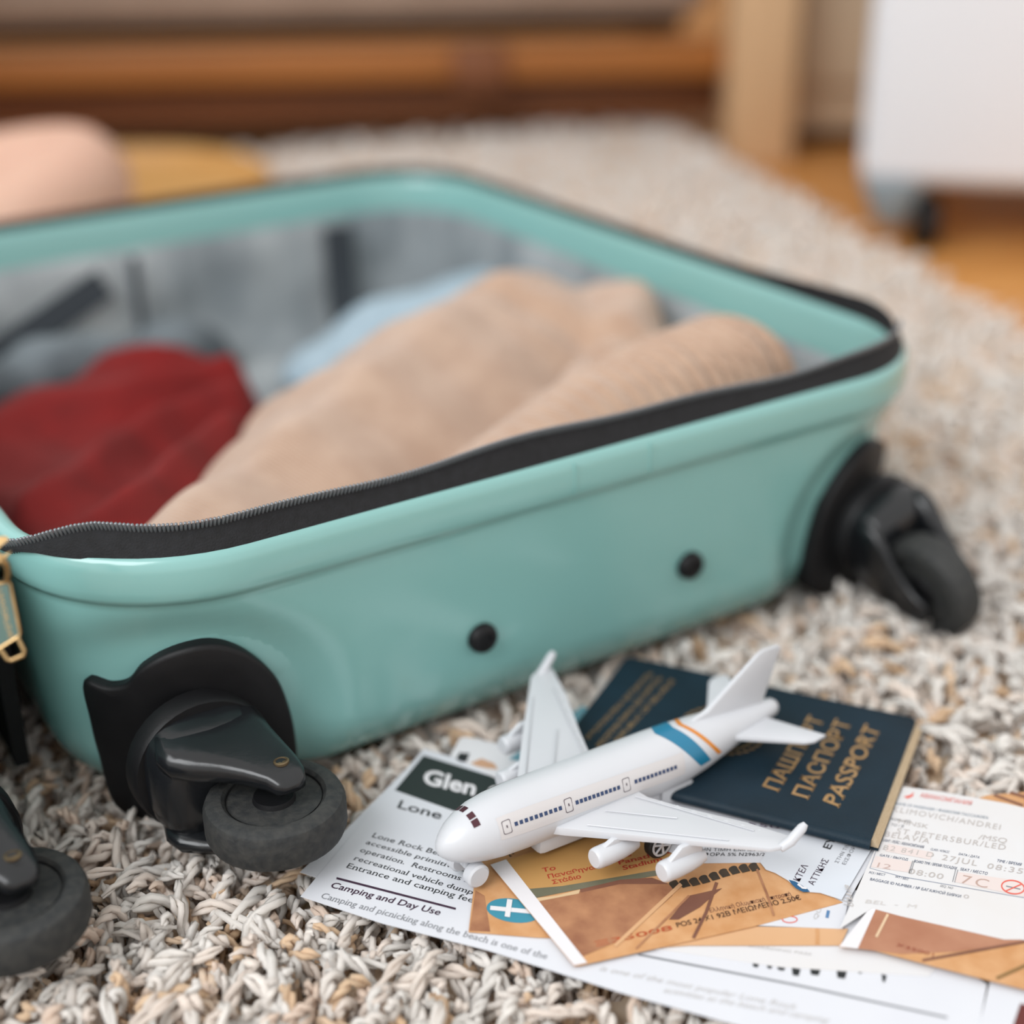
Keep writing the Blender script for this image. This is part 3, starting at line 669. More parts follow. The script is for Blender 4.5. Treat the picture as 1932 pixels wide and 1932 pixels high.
# orange ticket with the blue logo
t1 = sheet('stadium_ticket', [(905, 1578), (884, 1758), (1010, 1768), (1200, 1775), (1340, 1600), (1150, 1500)], z1, Mor, 'orange ticket with a blue oval logo bearing a white cross', 'ticket')
ppx('printed_edge', [(897, 1680), (914, 1690), (925, 1758), (886, 1756)], z1, Mbrn, t1)
ov = [(918+ 50*(1-math.cos(a)), 1713-30*math.sin(a)*.78+6*(1-math.cos(a))) for a in np.linspace(0, math.pi/1.15, 14)]
ov2 = [(918+ 50*(1-math.cos(a)), 1713+30*math.sin(a)*.72+6*(1-math.cos(a))) for a in np.linspace(0, math.pi/1.15, 14)]
ppx('logo_oval', ov + ov2[::-1][:-1], z1, Mbluelogo, t1)
line_px([(925, 1713), (1010, 1721)], 8, z1+.0001, Mwhite, t1, 'logo_cross'); line_px([(962, 1697), (957, 1730)], 10, z1+.0002, Mwhite, t1, 'logo_cross')
tpx('ισι', (962, 1618), (985, 1600), (958, 1608), z1, Mink, t1)
# orange ticket below the stadium one (strip)
Z += .00025; z2 = Z
t4 = sheet('ticket_stub', [(1230, 1788), (1300, 1783), (1586, 1783), (1600, 1752), (1430, 1748), (1250, 1740)], z2, Mor2, 'pale orange ticket stub sticking out below the stadium ticket', 'ticket')
ppx('printed_edge', [(1538, 1752), (1546, 1752), (1546, 1782), (1538, 1782)], z2, Mor, t4)
Z += .00025
bp2 = sheet('boarding_stub', [(1420, 1745), (1590, 1752), (1600, 1700), (1680, 1560), (1500, 1640)], Z, Mpaper, 'white boarding stub with a blue mark between ticket stub and bus tickets', 'ticket')
line_px([(1563, 1718), (1560, 1732)], 6, Z, mat('blue_mark', '5a86b4', .7), bp2); tpx('QUI', (1540, 1736), (1552, 1712), (1533, 1732), Z, Mpale, bp2)
ring_pts = [(1490+14*math.cos(a), 1735+6*math.sin(a)) for a in np.linspace(0, 2*math.pi, 24)]
line_px(ring_pts, 2, Z, Mrpale, bp2)
tpx('LED / 031', (1612, 1712), (1600, 1660), (1590, 1706), Z+.0002, Mpale, bp2)
Z += .00025; z3 = Z
# stadium ticket
st = sheet('stadium_ticket', [(925, 1632), (955, 1622), (1150, 1560), (1330, 1560), (1440, 1612), (1470, 1640), (1590, 1702), (1420, 1748), (1095, 1821), (1083, 1822)], z3, Mor, 'orange stadium ticket with red Greek and English lettering and a white margin', 'ticket')
ppx('white_margin', [(925, 1632), (955, 1622), (1108, 1817), (1083, 1822)], z3, Mwhite, st, .00018)
ppx('printed_sky', [(950, 1625), (1150, 1562), (1320, 1562), (1345, 1600), (1240, 1640), (1170, 1655), (1001, 1682)], z3, mat('ochre_print', 'cf9f60', .7, 'c29354', 25), st)
ppx('printed_hedge', [(988, 1678), (1060, 1672), (1180, 1652), (1250, 1640), (1252, 1650), (1180, 1662), (1092, 1678), (1002, 1696)], z3+.00006, Mgreen, st)
ppx('printed_wall', [(1000, 1696), (1050, 1690), (1095, 1678), (1092, 1686), (1040, 1696), (1008, 1702)], z3+.00008, mat('pale_print', 'e0c096', .7), st)
ppx('printed_stand', [(1003, 1700), (1090, 1683), (1150, 1660), (1215, 1655), (1270, 1672), (1268, 1690), (1180, 1770), (1100, 1804)], z3+.00005, Mbrn, st)
ppx('printed_shade', [(1094, 1678), (1170, 1660), (1230, 1656), (1262, 1668), (1220, 1668), (1170, 1668), (1096, 1684)], z3+.00009, Mbrn2, st)
ppx('printed_shade', [(1262, 1735), (1300, 1690), (1362, 1676), (1345, 1690), (1320, 1712), (1280, 1735)], z3+.00005, Mbrn2, st)
for (a, b_, c) in (((1160, 1785), (1285, 1668), 7), ((1200, 1790), (1300, 1690), 4)): line_px([a, b_], c, z3+.0001, Mor2 if c > 5 else Mbrn, st)
line_px([(1308, 1770), (1332, 1722), (1352, 1665)], 6, z3+.00009, Mbrn2, st); line_px([(1428, 1640), (1448, 1690), (1460, 1728)], 4, z3+.00009, Mbrn, st)
for k in range(9):
    f = k/8; x, y = 1272+f*150, 1668-f*32+3*math.sin(f*6); w_, h_ = 8.2, 9.5
    arch = [(x-w_*.9+5, y+h_), (x+w_*.9+5, y+h_-4)] + [(x+w_*math.cos(a)-2, y-2-h_*.55*math.sin(a)-2*math.cos(a)) for a in np.linspace(0, math.pi, 7)]
    ppx('printed_arch', arch, z3+.0001, March, st)
tpx('Το', (1024, 1646), (1049, 1641), (1022, 1638.5), z3, Mrink, st, bold=.02)
tpx('Παναθηναϊκό', (1035, 1658), (1147, 1635), (1032, 1650.5), z3, Mrink, st, bold=.02)
tpx('Στάδιο', (1043, 1668.5), (1097, 1657), (1040, 1661), z3, Mrink, st, bold=.02)
tpx('The', (1162, 1621.5), (1192, 1615), (1159, 1614), z3, Mrink, st, serif=True, bold=.02)
tpx('Panathenaic', (1168, 1631.5), (1285, 1605), (1165, 1624), z3, Mrink, st, serif=True, bold=.02)
tpx('Stadium', (1176, 1642), (1250, 1624), (1173, 1634), z3, Mrink, st, serif=True, bold=.02)
tpx('Hellenic Olympic Committee', (1040, 1714), (1095, 1796), (1034, 1716), z3, mat('cream_ink', 'e8c9a5', .7), st)
tpx('Ελληνική Ολυμπιακή Επιτροπή', (1340, 1722), (1493, 1690), (1337, 1714), z3+.00004, Mbrn2, st)
tpx('POS 24 Χ1 92Β ΜΕΙΩΜΕΝΟ 2.50€', (1278, 1750), (1512, 1697), (1274, 1741), z3+.00006, mat('ticket_ink', '4a2c1c', .8), st, bold=.01)
tpx('Ξ35008', (1125, 1786), (1270, 1754), (1121, 1777), z3+.00004, mat('rust_ink', 'b8552c', .8), st, bold=.01)
Z += .00025
# bus tickets
b1 = sheet('bus_ticket', [(1140, 1560), (1318, 1628), (1437, 1627), (1500, 1610), (1520, 1540), (1260, 1500)], Z, Mpaper, 'white bus ticket with horizontal black Greek print under the airplane wing', 'ticket')
tpx('ΣΤΗΝ ΤΙΜΗ ΕΜΠΕΡΙΕΧΕΤΑΙ', (1305, 1606), (1478, 1606), (1306, 1600), Z, Mink, b1); tpx('ΕΙΣΦΟΡΑ 5% Ν2963/2001', (1305, 1615), (1462, 1615), (1306, 1609), Z, Mink, b1)
tpx('ΑΤΤΙΚΗΣ', (1232, 1594), (1300, 1593), (1234, 1582), Z, Mink, b1, bold=.015)
tpx('1550', (1395, 1556), (1470, 1564), (1397, 1550), Z, mat('purple_ink', '5a3a60', .8), b1)
Z += .00025
b2 = sheet('bus_ticket', [(1434, 1626), (1445, 1640), (1462, 1646), (1486, 1660), (1500, 1672), (1524, 1682), (1548, 1684), (1588, 1697), (1650, 1592), (1690, 1500), (1500, 1520)], Z, mat('bluish_paper', 'e3e7ee', .8, 'dde3ec', 20), 'torn white bus ticket with slanted Greek print and a blue logo beside the passport', 'ticket')
ppx('logo_disc', [(1488, 1660), (1500, 1663), (1512, 1670), (1524, 1678), (1528, 1683), (1515, 1683), (1503, 1677), (1494, 1669)], Z, mat('ktel_blue', '1f5d8a', .7), b2)
line_px([(1505, 1668), (1514, 1675), (1522, 1676)], 4, Z+.0001, Mwhite, b2, 'logo_stroke')
tpx('ΚΤΕΛ', (1508, 1664), (1525, 1634), (1496, 1659), Z, Mplum, b2); tpx('ΑΤΤΙΚΗΣ', (1535, 1671), (1564, 1623), (1523, 1667), Z, Mplum, b2)
tpx('ΕΥΡΩ', (1566, 1603), (1590, 1560), (1552, 1599), Z, Mink, b2, serif=True, bold=.02)
tpx('ΣΤΗΝ ΤΙΜΗ ΕΜΠΕΡ', (1581, 1629), (1625, 1560), (1574, 1627), Z, Mgreyink, b2); tpx('ΕΙΣΦΟΡΑ 5% Ν29', (1595, 1632), (1636, 1562), (1588, 1630), Z, Mgreyink, b2)
tpx('ΟΚΙ', (1496, 1592), (1502, 1578), (1489, 1590), Z, Mrpale, b2)
# right hand side: ticket behind, brown ticket, boarding pass
Z += .00025
t6 = sheet('ticket_corner', [(1830, 1512), (1862, 1500), (1960, 1492), (2100, 1560), (1980, 1600), (1850, 1560)], Z-.0012, Mor, 'orange ticket corner poking out beyond the boarding pass', 'ticket')
line_px([(1875, 1500), (1930, 1520)], 5, Z-.0012, Mbrn2, t6); line_px([(1905, 1495), (1960, 1512)], 6, Z-.0012, Mbrn2, t6)
t5 = sheet('brown_ticket', [(1642, 1712), (1583, 1786), (1640, 1790), (1760, 1822), (1932, 1866), (2080, 1900), (2150, 1750), (1800, 1660)], Z, Mor, 'brown and orange ticket with a white margin below the boarding pass', 'ticket')
ppx('white_margin', [(1642, 1712), (1583, 1786), (1618, 1790), (1652, 1716)], Z, Mwhite, t5)
ppx('printed_stand', [(1652, 1716), (1618, 1790), (1700, 1800), (1800, 1796), (1945, 1776), (2100, 1760), (1800, 1670)], Z, mat('terracotta_print', 'c08a6c', .7, 'b07659', 60, detail=3), t5)
line_px([(1675, 1725), (1653, 1768)], 5, Z+.0001, mat('cream_ink', 'e8c9a5', .7), t5)
line_px([(1740, 1812), (1850, 1792), (1960, 1772)], 5, Z+.0001, Mbrn2, t5); line_px([(1880, 1846), (1960, 1810)], 6, Z+.0001, mat('olive_print', '8a6a3a', .7), t5)
tpx('Χ35001', (1690, 1785), (1760, 1805), (1693, 1779), Z+.0001, mat('rust_ink2', '9c4a33', .8), t5)
Z += .00025; z5 = Z
bp_ = sheet('boarding_pass', [(1704, 1484), (1665, 1570), (1584, 1752), (1645, 1713), (1700, 1728), (1895, 1772), (1925, 1772), (2080, 1790), (2160, 1580), (1900, 1516), (1780, 1494)], z5, Mcream, 'white boarding pass with gate, time and seat 7C beside the passport', 'boarding pass')
Mpink = mat('pink_field', 'eadcd8', .8); Mfaint = mat('faint_ink', 'c6bfbb', .8)
line_px([(1668, 1562), (1641, 1638), (1700, 1654), (1932, 1694)], 1.1, z5, mat('thin_line_ink', '8f98aa', .8), bp_)
ppx('printed_field', [(1652, 1615), (1643, 1636), (1713, 1646), (1720, 1626)], z5, Mpink, bp_); ppx('printed_field', [(1806, 1645), (1800, 1664), (1932, 1692), (1935, 1664)], z5, Mpink, bp_); ppx('printed_field', [(1676, 1592), (1670, 1606), (1755, 1622), (1760, 1608)], z5, Mpink, bp_)
for a, b_ in (((1722, 1624), (1715, 1648)), ((1725, 1624), (1718, 1648)), ((1803, 1640), (1797, 1664)), ((1807, 1641), (1801, 1665))): line_px([a, b_], 1.2, z5+.00002, Mgreyink, bp_)
tpx('АВИАКОМПАНИЯ', (1735, 1504), (1832, 1520), (1738, 1496), z5, Mrpale, bp_); ppx('airline_mark', [(1705, 1503), (1718, 1500), (1724, 1494), (1722, 1503), (1712, 1507)], z5, Mrpale, bp_)
tpx('NAME OF PASSENGER / ФАМИЛИЯ ПАССАЖИРА', (1688, 1518), (1864, 1546), (1690, 1513), z5, mat('slate_ink', '8a9aa8', .8), bp_)
tpx('KLIMOVICH/ANDREI', (1683, 1531), (1886, 1566), (1687, 1521), z5, Mfaint, bp_, spacing=1.2)
tpx('FROM / ИЗ', (1677, 1547), (1716, 1553), (1679, 1542), z5, Mgreyink, bp_); tpx('TO / В', (1680, 1558), (1704, 1562), (1682, 1553), z5, Mgreyink, bp_)
tpx('MINSK', (1694, 1553), (1750, 1564), (1697, 1545), z5, Mfaint, bp_); tpx('ST PETERSBUR/LED', (1690, 1572), (1896, 1604), (1694, 1562), z5, Mfaint, bp_, spacing=1.2); tpx('/MSQ', (1845, 1583), (1898, 1591), (1849, 1574), z5, Mfaint, bp_)
tpx('BELAVIA', (1668, 1578), (1752, 1592), (1672, 1568), z5, Mfaint, bp_, spacing=1.2)
tpx('FLIGHT / РЕЙС / АВИАКОМПАНИЯ', (1663, 1587), (1742, 1601), (1665, 1582), z5, Mnavy, bp_); tpx('CLASS / КЛАСС', (1755, 1604), (1790, 1610), (1757, 1600), z5, Mnavy, bp_); tpx('DATA / ДАТА', (1808, 1613), (1847, 1620), (1810, 1609), z5, Mnavy, bp_); tpx('TIME / ВРЕМЯ', (1880, 1626), (1926, 1634), (1882, 1621), z5, Mnavy, bp_)
tpx('B2 841 D', (1665, 1603), (1760, 1618), (1669, 1594), z5, Mfaint, bp_, spacing=1.2); tpx('27JUL', (1776, 1622), (1842, 1634), (1780, 1612), z5, Mfaint, bp_, spacing=1.2); tpx('08:35', (1861, 1638), (1928, 1649), (1865, 1628), z5, Mfaint, bp_, spacing=1.2)
tpx('GATE / ВЫХОД', (1659, 1615), (1712, 1624), (1661, 1611), z5, Mnavy, bp_); tpx('BOARD TIME / ВРЕМЯ ПОСАДКИ', (1724, 1627), (1804, 1641), (1726, 1622), z5, Mnavy, bp_); tpx('SEAT / МЕСТО', (1811, 1642), (1862, 1651), (1813, 1637), z5, Mnavy, bp_)
tpx('12', (1654, 1636), (1679, 1641), (1658, 1627), z5, mat('warm_faint_ink', 'c9b0a8', .8), bp_); tpx('08:00', (1712, 1648), (1778, 1659), (1716, 1638), z5, Mfaint, bp_, spacing=1.1); tpx('7C', (1812, 1666), (1862, 1676), (1818, 1650), z5, mat('warm_faint_ink2', 'c3a79c', .8), bp_, spacing=1.3)
tpx('PCS / МЕСТ', (1639, 1648), (1669, 1653), (1641, 1644), z5, Mnavy, bp_); tpx('WT / ВЕС', (1688, 1656), (1713, 1661), (1690, 1652), z5, Mnavy, bp_); tpx('SEQ. NO', (1773, 1673), (1797, 1678), (1775, 1669), z5, Mgreyink, bp_)
tpx('BAGGAGE ID NUMBER / № БАГАЖНОЙ БИРКИ', (1641, 1661), (1812, 1694), (1643, 1656), z5, Mnavy, bp_); tpx('0', (1817, 1694), (1827, 1696), (1819, 1687), z5, Mfaint, bp_)
tpx('BEL  -  M', (1632, 1704), (1728, 1714), (1635, 1697), z5, mat('ghost_ink', 'd8d3d0', .8), bp_)
tpx('031/8', (1611, 1712), (1603, 1672), (1600, 1708), z5+.00002, Mfaint, bp_)
cr2 = [(1911+21*math.cos(a)*1.02+0*a, 1674+12.5*math.sin(a)+2.5*math.cos(a)) for a in np.linspace(0, 2*math.pi, 32)]
line_px(cr2, 2.6, z5+.00003, Mrpale, bp_, 'no_smoking_sign'); line_px([(1896, 1682), (1928, 1668)], 2.4, z5+.00004, Mrpale, bp_, 'no_smoking_sign'); line_px([(1898, 1672), (1925, 1678)], 2.2, z5+.00002, Mgreyink, bp_, 'no_smoking_sign')
# front slips over the flyer
Z = zf + .00025
sl_ = sheet('paper_slip', [(1230, 1770), (1590, 1760), (1790, 1800), (1752, 1842), (1470, 1824), (1235, 1790)], Z, mat('ivory_paper', 'e6e7ec', .8, 'e7e4e2', 14), 'ivory paper slip lying across the flyer below the tickets', 'paper')
tpx('BOARDING PASS', (1412, 1787), (1530, 1803), (1414, 1782), Z, Mpale, sl_)
zq = zf
for (x, y, w_, h_) in ((1426, 1820, 14, 12), (1452, 1824, 12, 9), (1474, 1828, 16, 8), (1502, 1834, 17, 16), (1538, 1834, 20, 14), (1588, 1838, 20, 18), (1622, 1835, 10, 5), (1668, 1846, 10, 16)):
    ppx('printed_mark', [(x-w_/2, y-h_/2), (x+w_/2, y-h_/2+3), (x+w_/2-4, y+h_/2), (x-w_/2+2, y+h_/2-2)], zq, Mink, fl, .00012)
# ---------------------------------------------------------------- passport
zp = .0167
A = un(1641, 1590, zp); B = un(1730, 1358, zp); e2 = (B-A)[:2]; e2 /= np.linalg.norm(e2); wp = .0865; lp = .123
yawp = math.atan2(e2[1], e2[0]) - math.pi/2
pas = thing('passport', 'dark blue passport with gold lettering lying behind the toy airplane', 'passport', (A[0], A[1], .0124), yawp)
Mpas = mat('passport_cover', '132b39', .55, '0f2430', 60, .25, 1600, spec=.25); Mgoldp = mat('passport_gold', 'c09a6a', .45, 'b08a58', 300, metal=.35); Mpg = mat('passport_pages', 'dcc7a8', .8, 'cdb592', 400, stretch=(1, 1, 60))
def rrect(x0, x1, y0, y1, r, corners, n=6):
    P = []
    for (cx, cy, a0, on) in ((x1, y0, -90, corners[0]), (x1, y1, 0, corners[1]), (x0, y1, 90, corners[2]), (x0, y0, 180, corners[3])):
        if on:
            ox = cx - r if cx == x1 else cx + r; oy = cy + r if cy == y0 else cy - r
            for k in range(n+1): a = math.radians(a0+90*k/n); P.append((ox+r*math.cos(a), oy+r*math.sin(a)))
        else: P.append((cx, cy))
    return P
zt = zp - .0124
cov = prism('front_cover', rrect(-lp, 0, .0022, wp, .004, (0, 1, 1, 0)), zt-.0006, zt, Mpas, pas)
prism('back_cover', rrect(-lp, .0028, .0022, wp, .004, (0, 1, 1, 0)), 0, .0005, Mpas, pas)
V = []; Fc = []; n = 9
for x in (-lp, 0):
    for k in range(n): a = math.pi/2+math.pi*k/(n-1); V.append((x, .0024+.0024*math.cos(a), zt/2+zt/2*math.sin(a)))
for k in range(n-1): Fc.append((k, k+1, n+k+1, n+k))
Fc += [(0, n, 2*n-1, n-1), tuple(range(n)), tuple(range(n, 2*n))]
pd('spine', V, Fc, Mpas, pas, angle=50)
for k in range(6):
    z0 = .0006+k*(zt-.0014)/6
    prism('pages', rrect(-lp+.0012, .0026-.0004*k, .003, wp-.0010, .0035, (0, 1, 1, 0)), z0, z0+(zt-.0014)/6-.00008, Mpg, pas)
for t_, a, b_, c, bo in (('PASSPORT', (1582, 1525), (1662, 1376), (1549, 1512), .012), ('ПАСПОРТ', (1524, 1509), (1607, 1364), (1492, 1500), .012), ('ПАШПАРТ', (1468, 1495), (1556, 1358), (1437, 1485), .012),
                         ('РЭСПУБЛІКА БЕЛАРУСЬ', (1112, 1396), (1232, 1272), (1104, 1391), 0), ('РЕСПУБЛИКА БЕЛАРУСЬ', (1132, 1412), (1250, 1280), (1123, 1407), 0), ('REPUBLIC OF BELARUS', (1165, 1402), (1273, 1286), (1157, 1396), 0)):
    tpx(t_, a, b_, c, zp, Mgoldp, pas, serif=True, bold=bo)
# emblem: wreath ring of small leaves with a star
ec = un(1362, 1378, zp); ec = np.array(pas.matrix_world.inverted() @ Vector(ec))
bm = bmesh.new()
def flat_poly(pts): bm.faces.new([bm.verts.new((ec[0]+x, ec[1]+y, zt+.00012)) for x, y in pts])
for k in range(34):
    a = 2*math.pi*k/34; r = .0165
    for rr, da in ((.0165, .5), (.0135, -.5)):
        c_, s_ = math.cos(a+da*.1), math.sin(a+da*.1); l = .0017; wv = .0007
        tx, ty = -s_*math.cos(da)+c_*math.sin(da), c_*math.cos(da)+s_*math.sin(da)
        flat_poly([(rr*c_-tx*l, rr*s_-ty*l), (rr*c_+ty*wv, rr*s_-tx*wv), (rr*c_+tx*l, rr*s_+ty*l), (rr*c_-ty*wv, rr*s_+tx*wv)])
flat_poly([(r_*math.cos(a), .0 + r_*math.sin(a)) for k in range(10) for r_, a in [((.0045 if k % 2 == 0 else .0018), k*math.pi/5)]])
for k in range(12):
    a = 2*math.pi*k/12; flat_poly([(.006*math.cos(a-.05), .006*math.sin(a-.05)), (.006*math.cos(a+.05), .006*math.sin(a+.05)), (.0098*math.cos(a+.04), .0098*math.sin(a+.04)), (.0098*math.cos(a-.04), .0098*math.sin(a-.04))])
bmo('emblem', bm, Mgoldp, pas, smooth=False)
# maroon booklet edge below the passport
P = [un(x, y, .0120) for x, y in ((1255, 1500), (1400, 1535), (1440, 1500), (1300, 1440))]
mb = prism('booklet', [(p[0], p[1]) for p in P], .0119, .0123, mat('maroon_cover', '5a2420', .6)); tag(mb, 'thin maroon booklet showing as a dark edge under the passport', 'booklet')

# ================================================================ TOY AIRPLANE
KS = 1.02
pl = thing('toy_airplane', 'white plastic toy jet airliner with blue and orange tail stripes', 'toy airplane')
po = CAM + (np.array([.02518616, .43770046, .03193346]) - CAM) * KS
pl.location = po; pl.rotation_euler = (.00227517, -.05274641, -2.52761017); pl.scale = (KS,)*3
Mpl = mat('white_plastic', 'dcdee3', .32, 'd9dbe0', 30, spec=.5); Mwin = mat('window_decal', '27406b', .35); Mst = mat('sticker_film', 'ddd9d9', .35); Mblue = mat('blue_decal', '1f7ea3', .3); Morg = mat('orange_decal', 'e08a24', .3); Mcock = mat('cockpit_decal', '4a1a28', .25); Mline = mat('outline_decal', '4a3a48', .5); Mtire = mat('toy_tyre', '101214', .6)
FUS = [(.0668, -.0004, .0002), (.0664, -.0004, .0018), (.0655, -.0003, .0032), (.0635, 0, .0052), (.0605, .0004, .0072), (.0565, .0008, .0089), (.051, .0012, .0104), (.0445, .0014, .0113), (.036, .0015, .0117), (.02, .0015, .0118), (0, .0015, .0118), (-.025, .0015, .0118), (-.036, .0018, .0114), (-.046, .0026, .0103), (-.056, .0036, .0087), (-.066, .0046, .0069), (-.075, .0053, .0053), (-.082, .0056, .0040), (-.0852, .0057, .0034), (-.0866, .0057, .0024), (-.0871, .0057, .0003)]
fx = [f[0] for f in FUS][::-1]
def fr(x): return float(np.interp(x, fx, [f[2] for f in FUS][::-1])), float(np.interp(x, fx, [f[1] for f in FUS][::-1]))
def on_f(x, phi, off=.0001):
    r, zc = fr(x); return (x, (r+off)*math.cos(phi), zc+(r+off)*math.sin(phi))
n = 40; V = []; Fc = []
for x, zc, r in FUS:
    for k in range(n): a = 2*math.pi*k/n; V.append((x, r*math.cos(a), zc+r*math.sin(a)))
for i in range(len(FUS)-1):
    for k in range(n): Fc.append((i*n+k, i*n+(k+1) % n, (i+1)*n+(k+1) % n, (i+1)*n+k))
Fc += [tuple(range(n)), tuple((len(FUS)-1)*n+k for k in range(n))]
fus = pd('fuselage', V, Fc, Mpl, pl, angle=60)
def decal(name, f, ns, nt, m, par):
    V = [f(i/ns, j/nt) for i in range(ns+1) for j in range(nt+1)]; Fc = [(i*(nt+1)+j, i*(nt+1)+j+1, (i+1)*(nt+1)+j+1, (i+1)*(nt+1)+j) for i in range(ns) for j in range(nt)]
    return pd(name, V, Fc, m, par, angle=180)
L2 = lambda a, b_, t: a+(b_-a)*t
for sd in (1, -1):
    ph = lambda p, sd=sd: p if sd > 0 else math.pi-p
    # blue and orange bands, each half running from the crown to the waist
    decal('blue_stripe', lambda s, t, ph=ph: on_f(L2(L2(-.0262, -.0345, t), L2(-.0398, -.0452, t), s**1.25), ph(L2(math.pi/2, -.12, s))), 24, 4, Mblue, fus)
    decal('orange_stripe', lambda s, t, ph=ph: on_f(L2(L2(-.0372, -.0392, t), L2(-.0492, -.0512, t), s**1.25), ph(L2(math.pi/2, -.1, s))), 24, 2, Morg, fus)
    # window sticker
    wphi = lambda x: L2(.475, .30, (.0425-x)/.0694)
    dph = lambda x, dz: wphi(x) + dz/.0118
    stk = decal('window_sticker', lambda s, t, ph=ph: on_f(L2(.0485, -.0315, s), ph(dph(L2(.0485, -.0315, s), L2(-.0042, .0042, t))), .00008), 40, 6, Mst, fus)
    def strip(name, x0, x1, d0, d1, m, off=.00022, par=stk, ph=ph):
        return decal(name, lambda s, t: on_f(L2(x0, x1, s), ph(dph(L2(x0, x1, s), L2(d0, d1, t))), off), 2, 2, m, par)
    for (xa, xb, cn) in ((.0422, .0243, 10), (.0172, -.0008, 11), (-.0086, -.0268, 11)):
        V = []; Fc = []
        for k in range(cn):
            xc = L2(xa, xb, k/(cn-1)); i0 = len(V)
            for xx, dd in ((xc+.00062, -.00068), (xc-.00062, -.00068), (xc-.00062, .00068), (xc+.00062, .00068)): V.append(on_f(xx, ph(dph(xx, dd)), .00022))
            Fc.append((i0, i0+1, i0+2, i0+3))
        pd('window_row', V, Fc, Mwin, stk, smooth=False)
    for xd in (.0457, .0207, -.0044):
        V = []; Fc = []; pts = [(-.0012, -.0024), (.0012, -.0024), (.0016, -.002), (.0016, .002), (.0012, .0024), (-.0012, .0024), (-.0016, .002), (-.0016, -.002)]
        for sc in (1, .86):
            for dx, dz in pts: V.append(on_f(xd+dx*(1 if sc == 1 else .88), ph(dph(xd, dz*(1 if sc == 1 else .92))), .00024))
        for k in range(8): Fc.append((k, (k+1) % 8, 8+(k+1) % 8, 8+k))
        pd('door_outline', V, Fc, Mline, stk, smooth=False)
        strip('door_window', xd+.0002, xd-.0002, -.0003, .0006, Mline, .00026)
    # cockpit windows
    for p0_, p1_ in ((1.46, 1.20), (1.14, .86)):
        decal('cockpit_window', lambda s, t, ph=ph, a=p0_, b_=p1_: on_f(L2(.0562, .0538, t), ph(L2(a, b_, s)), .00015), 3, 3, Mcock, fus)
def slab(name, pts, th, m, par, nrm=(0, 0, 1)):
    """pts outline ring (x,y,z) with per-point thickness th list; rounded by bevel"""
    n = len(pts); N_ = Vector(nrm); V = [Vector(p)+N_*t/2 for p, t in zip(pts, th)] + [Vector(p)-N_*t/2 for p, t in zip(pts, th)]
    bm = bmesh.new(); vs = [bm.verts.new(v) for v in V]
    bm.faces.new(vs[:n]); bm.faces.new(vs[n:][::-1])
    for k in range(n): bm.faces.new((vs[k], vs[n+k], vs[n+(k+1) % n], vs[(k+1) % n]))
    bmesh.ops.recalc_face_normals(bm, faces=bm.faces)
    bmesh.ops.bevel(bm, geom=list(bm.edges), offset=min(th)*.33, segments=2, affect='EDGES', profile=.6)
    return bmo(name, bm, m, par, angle=50)
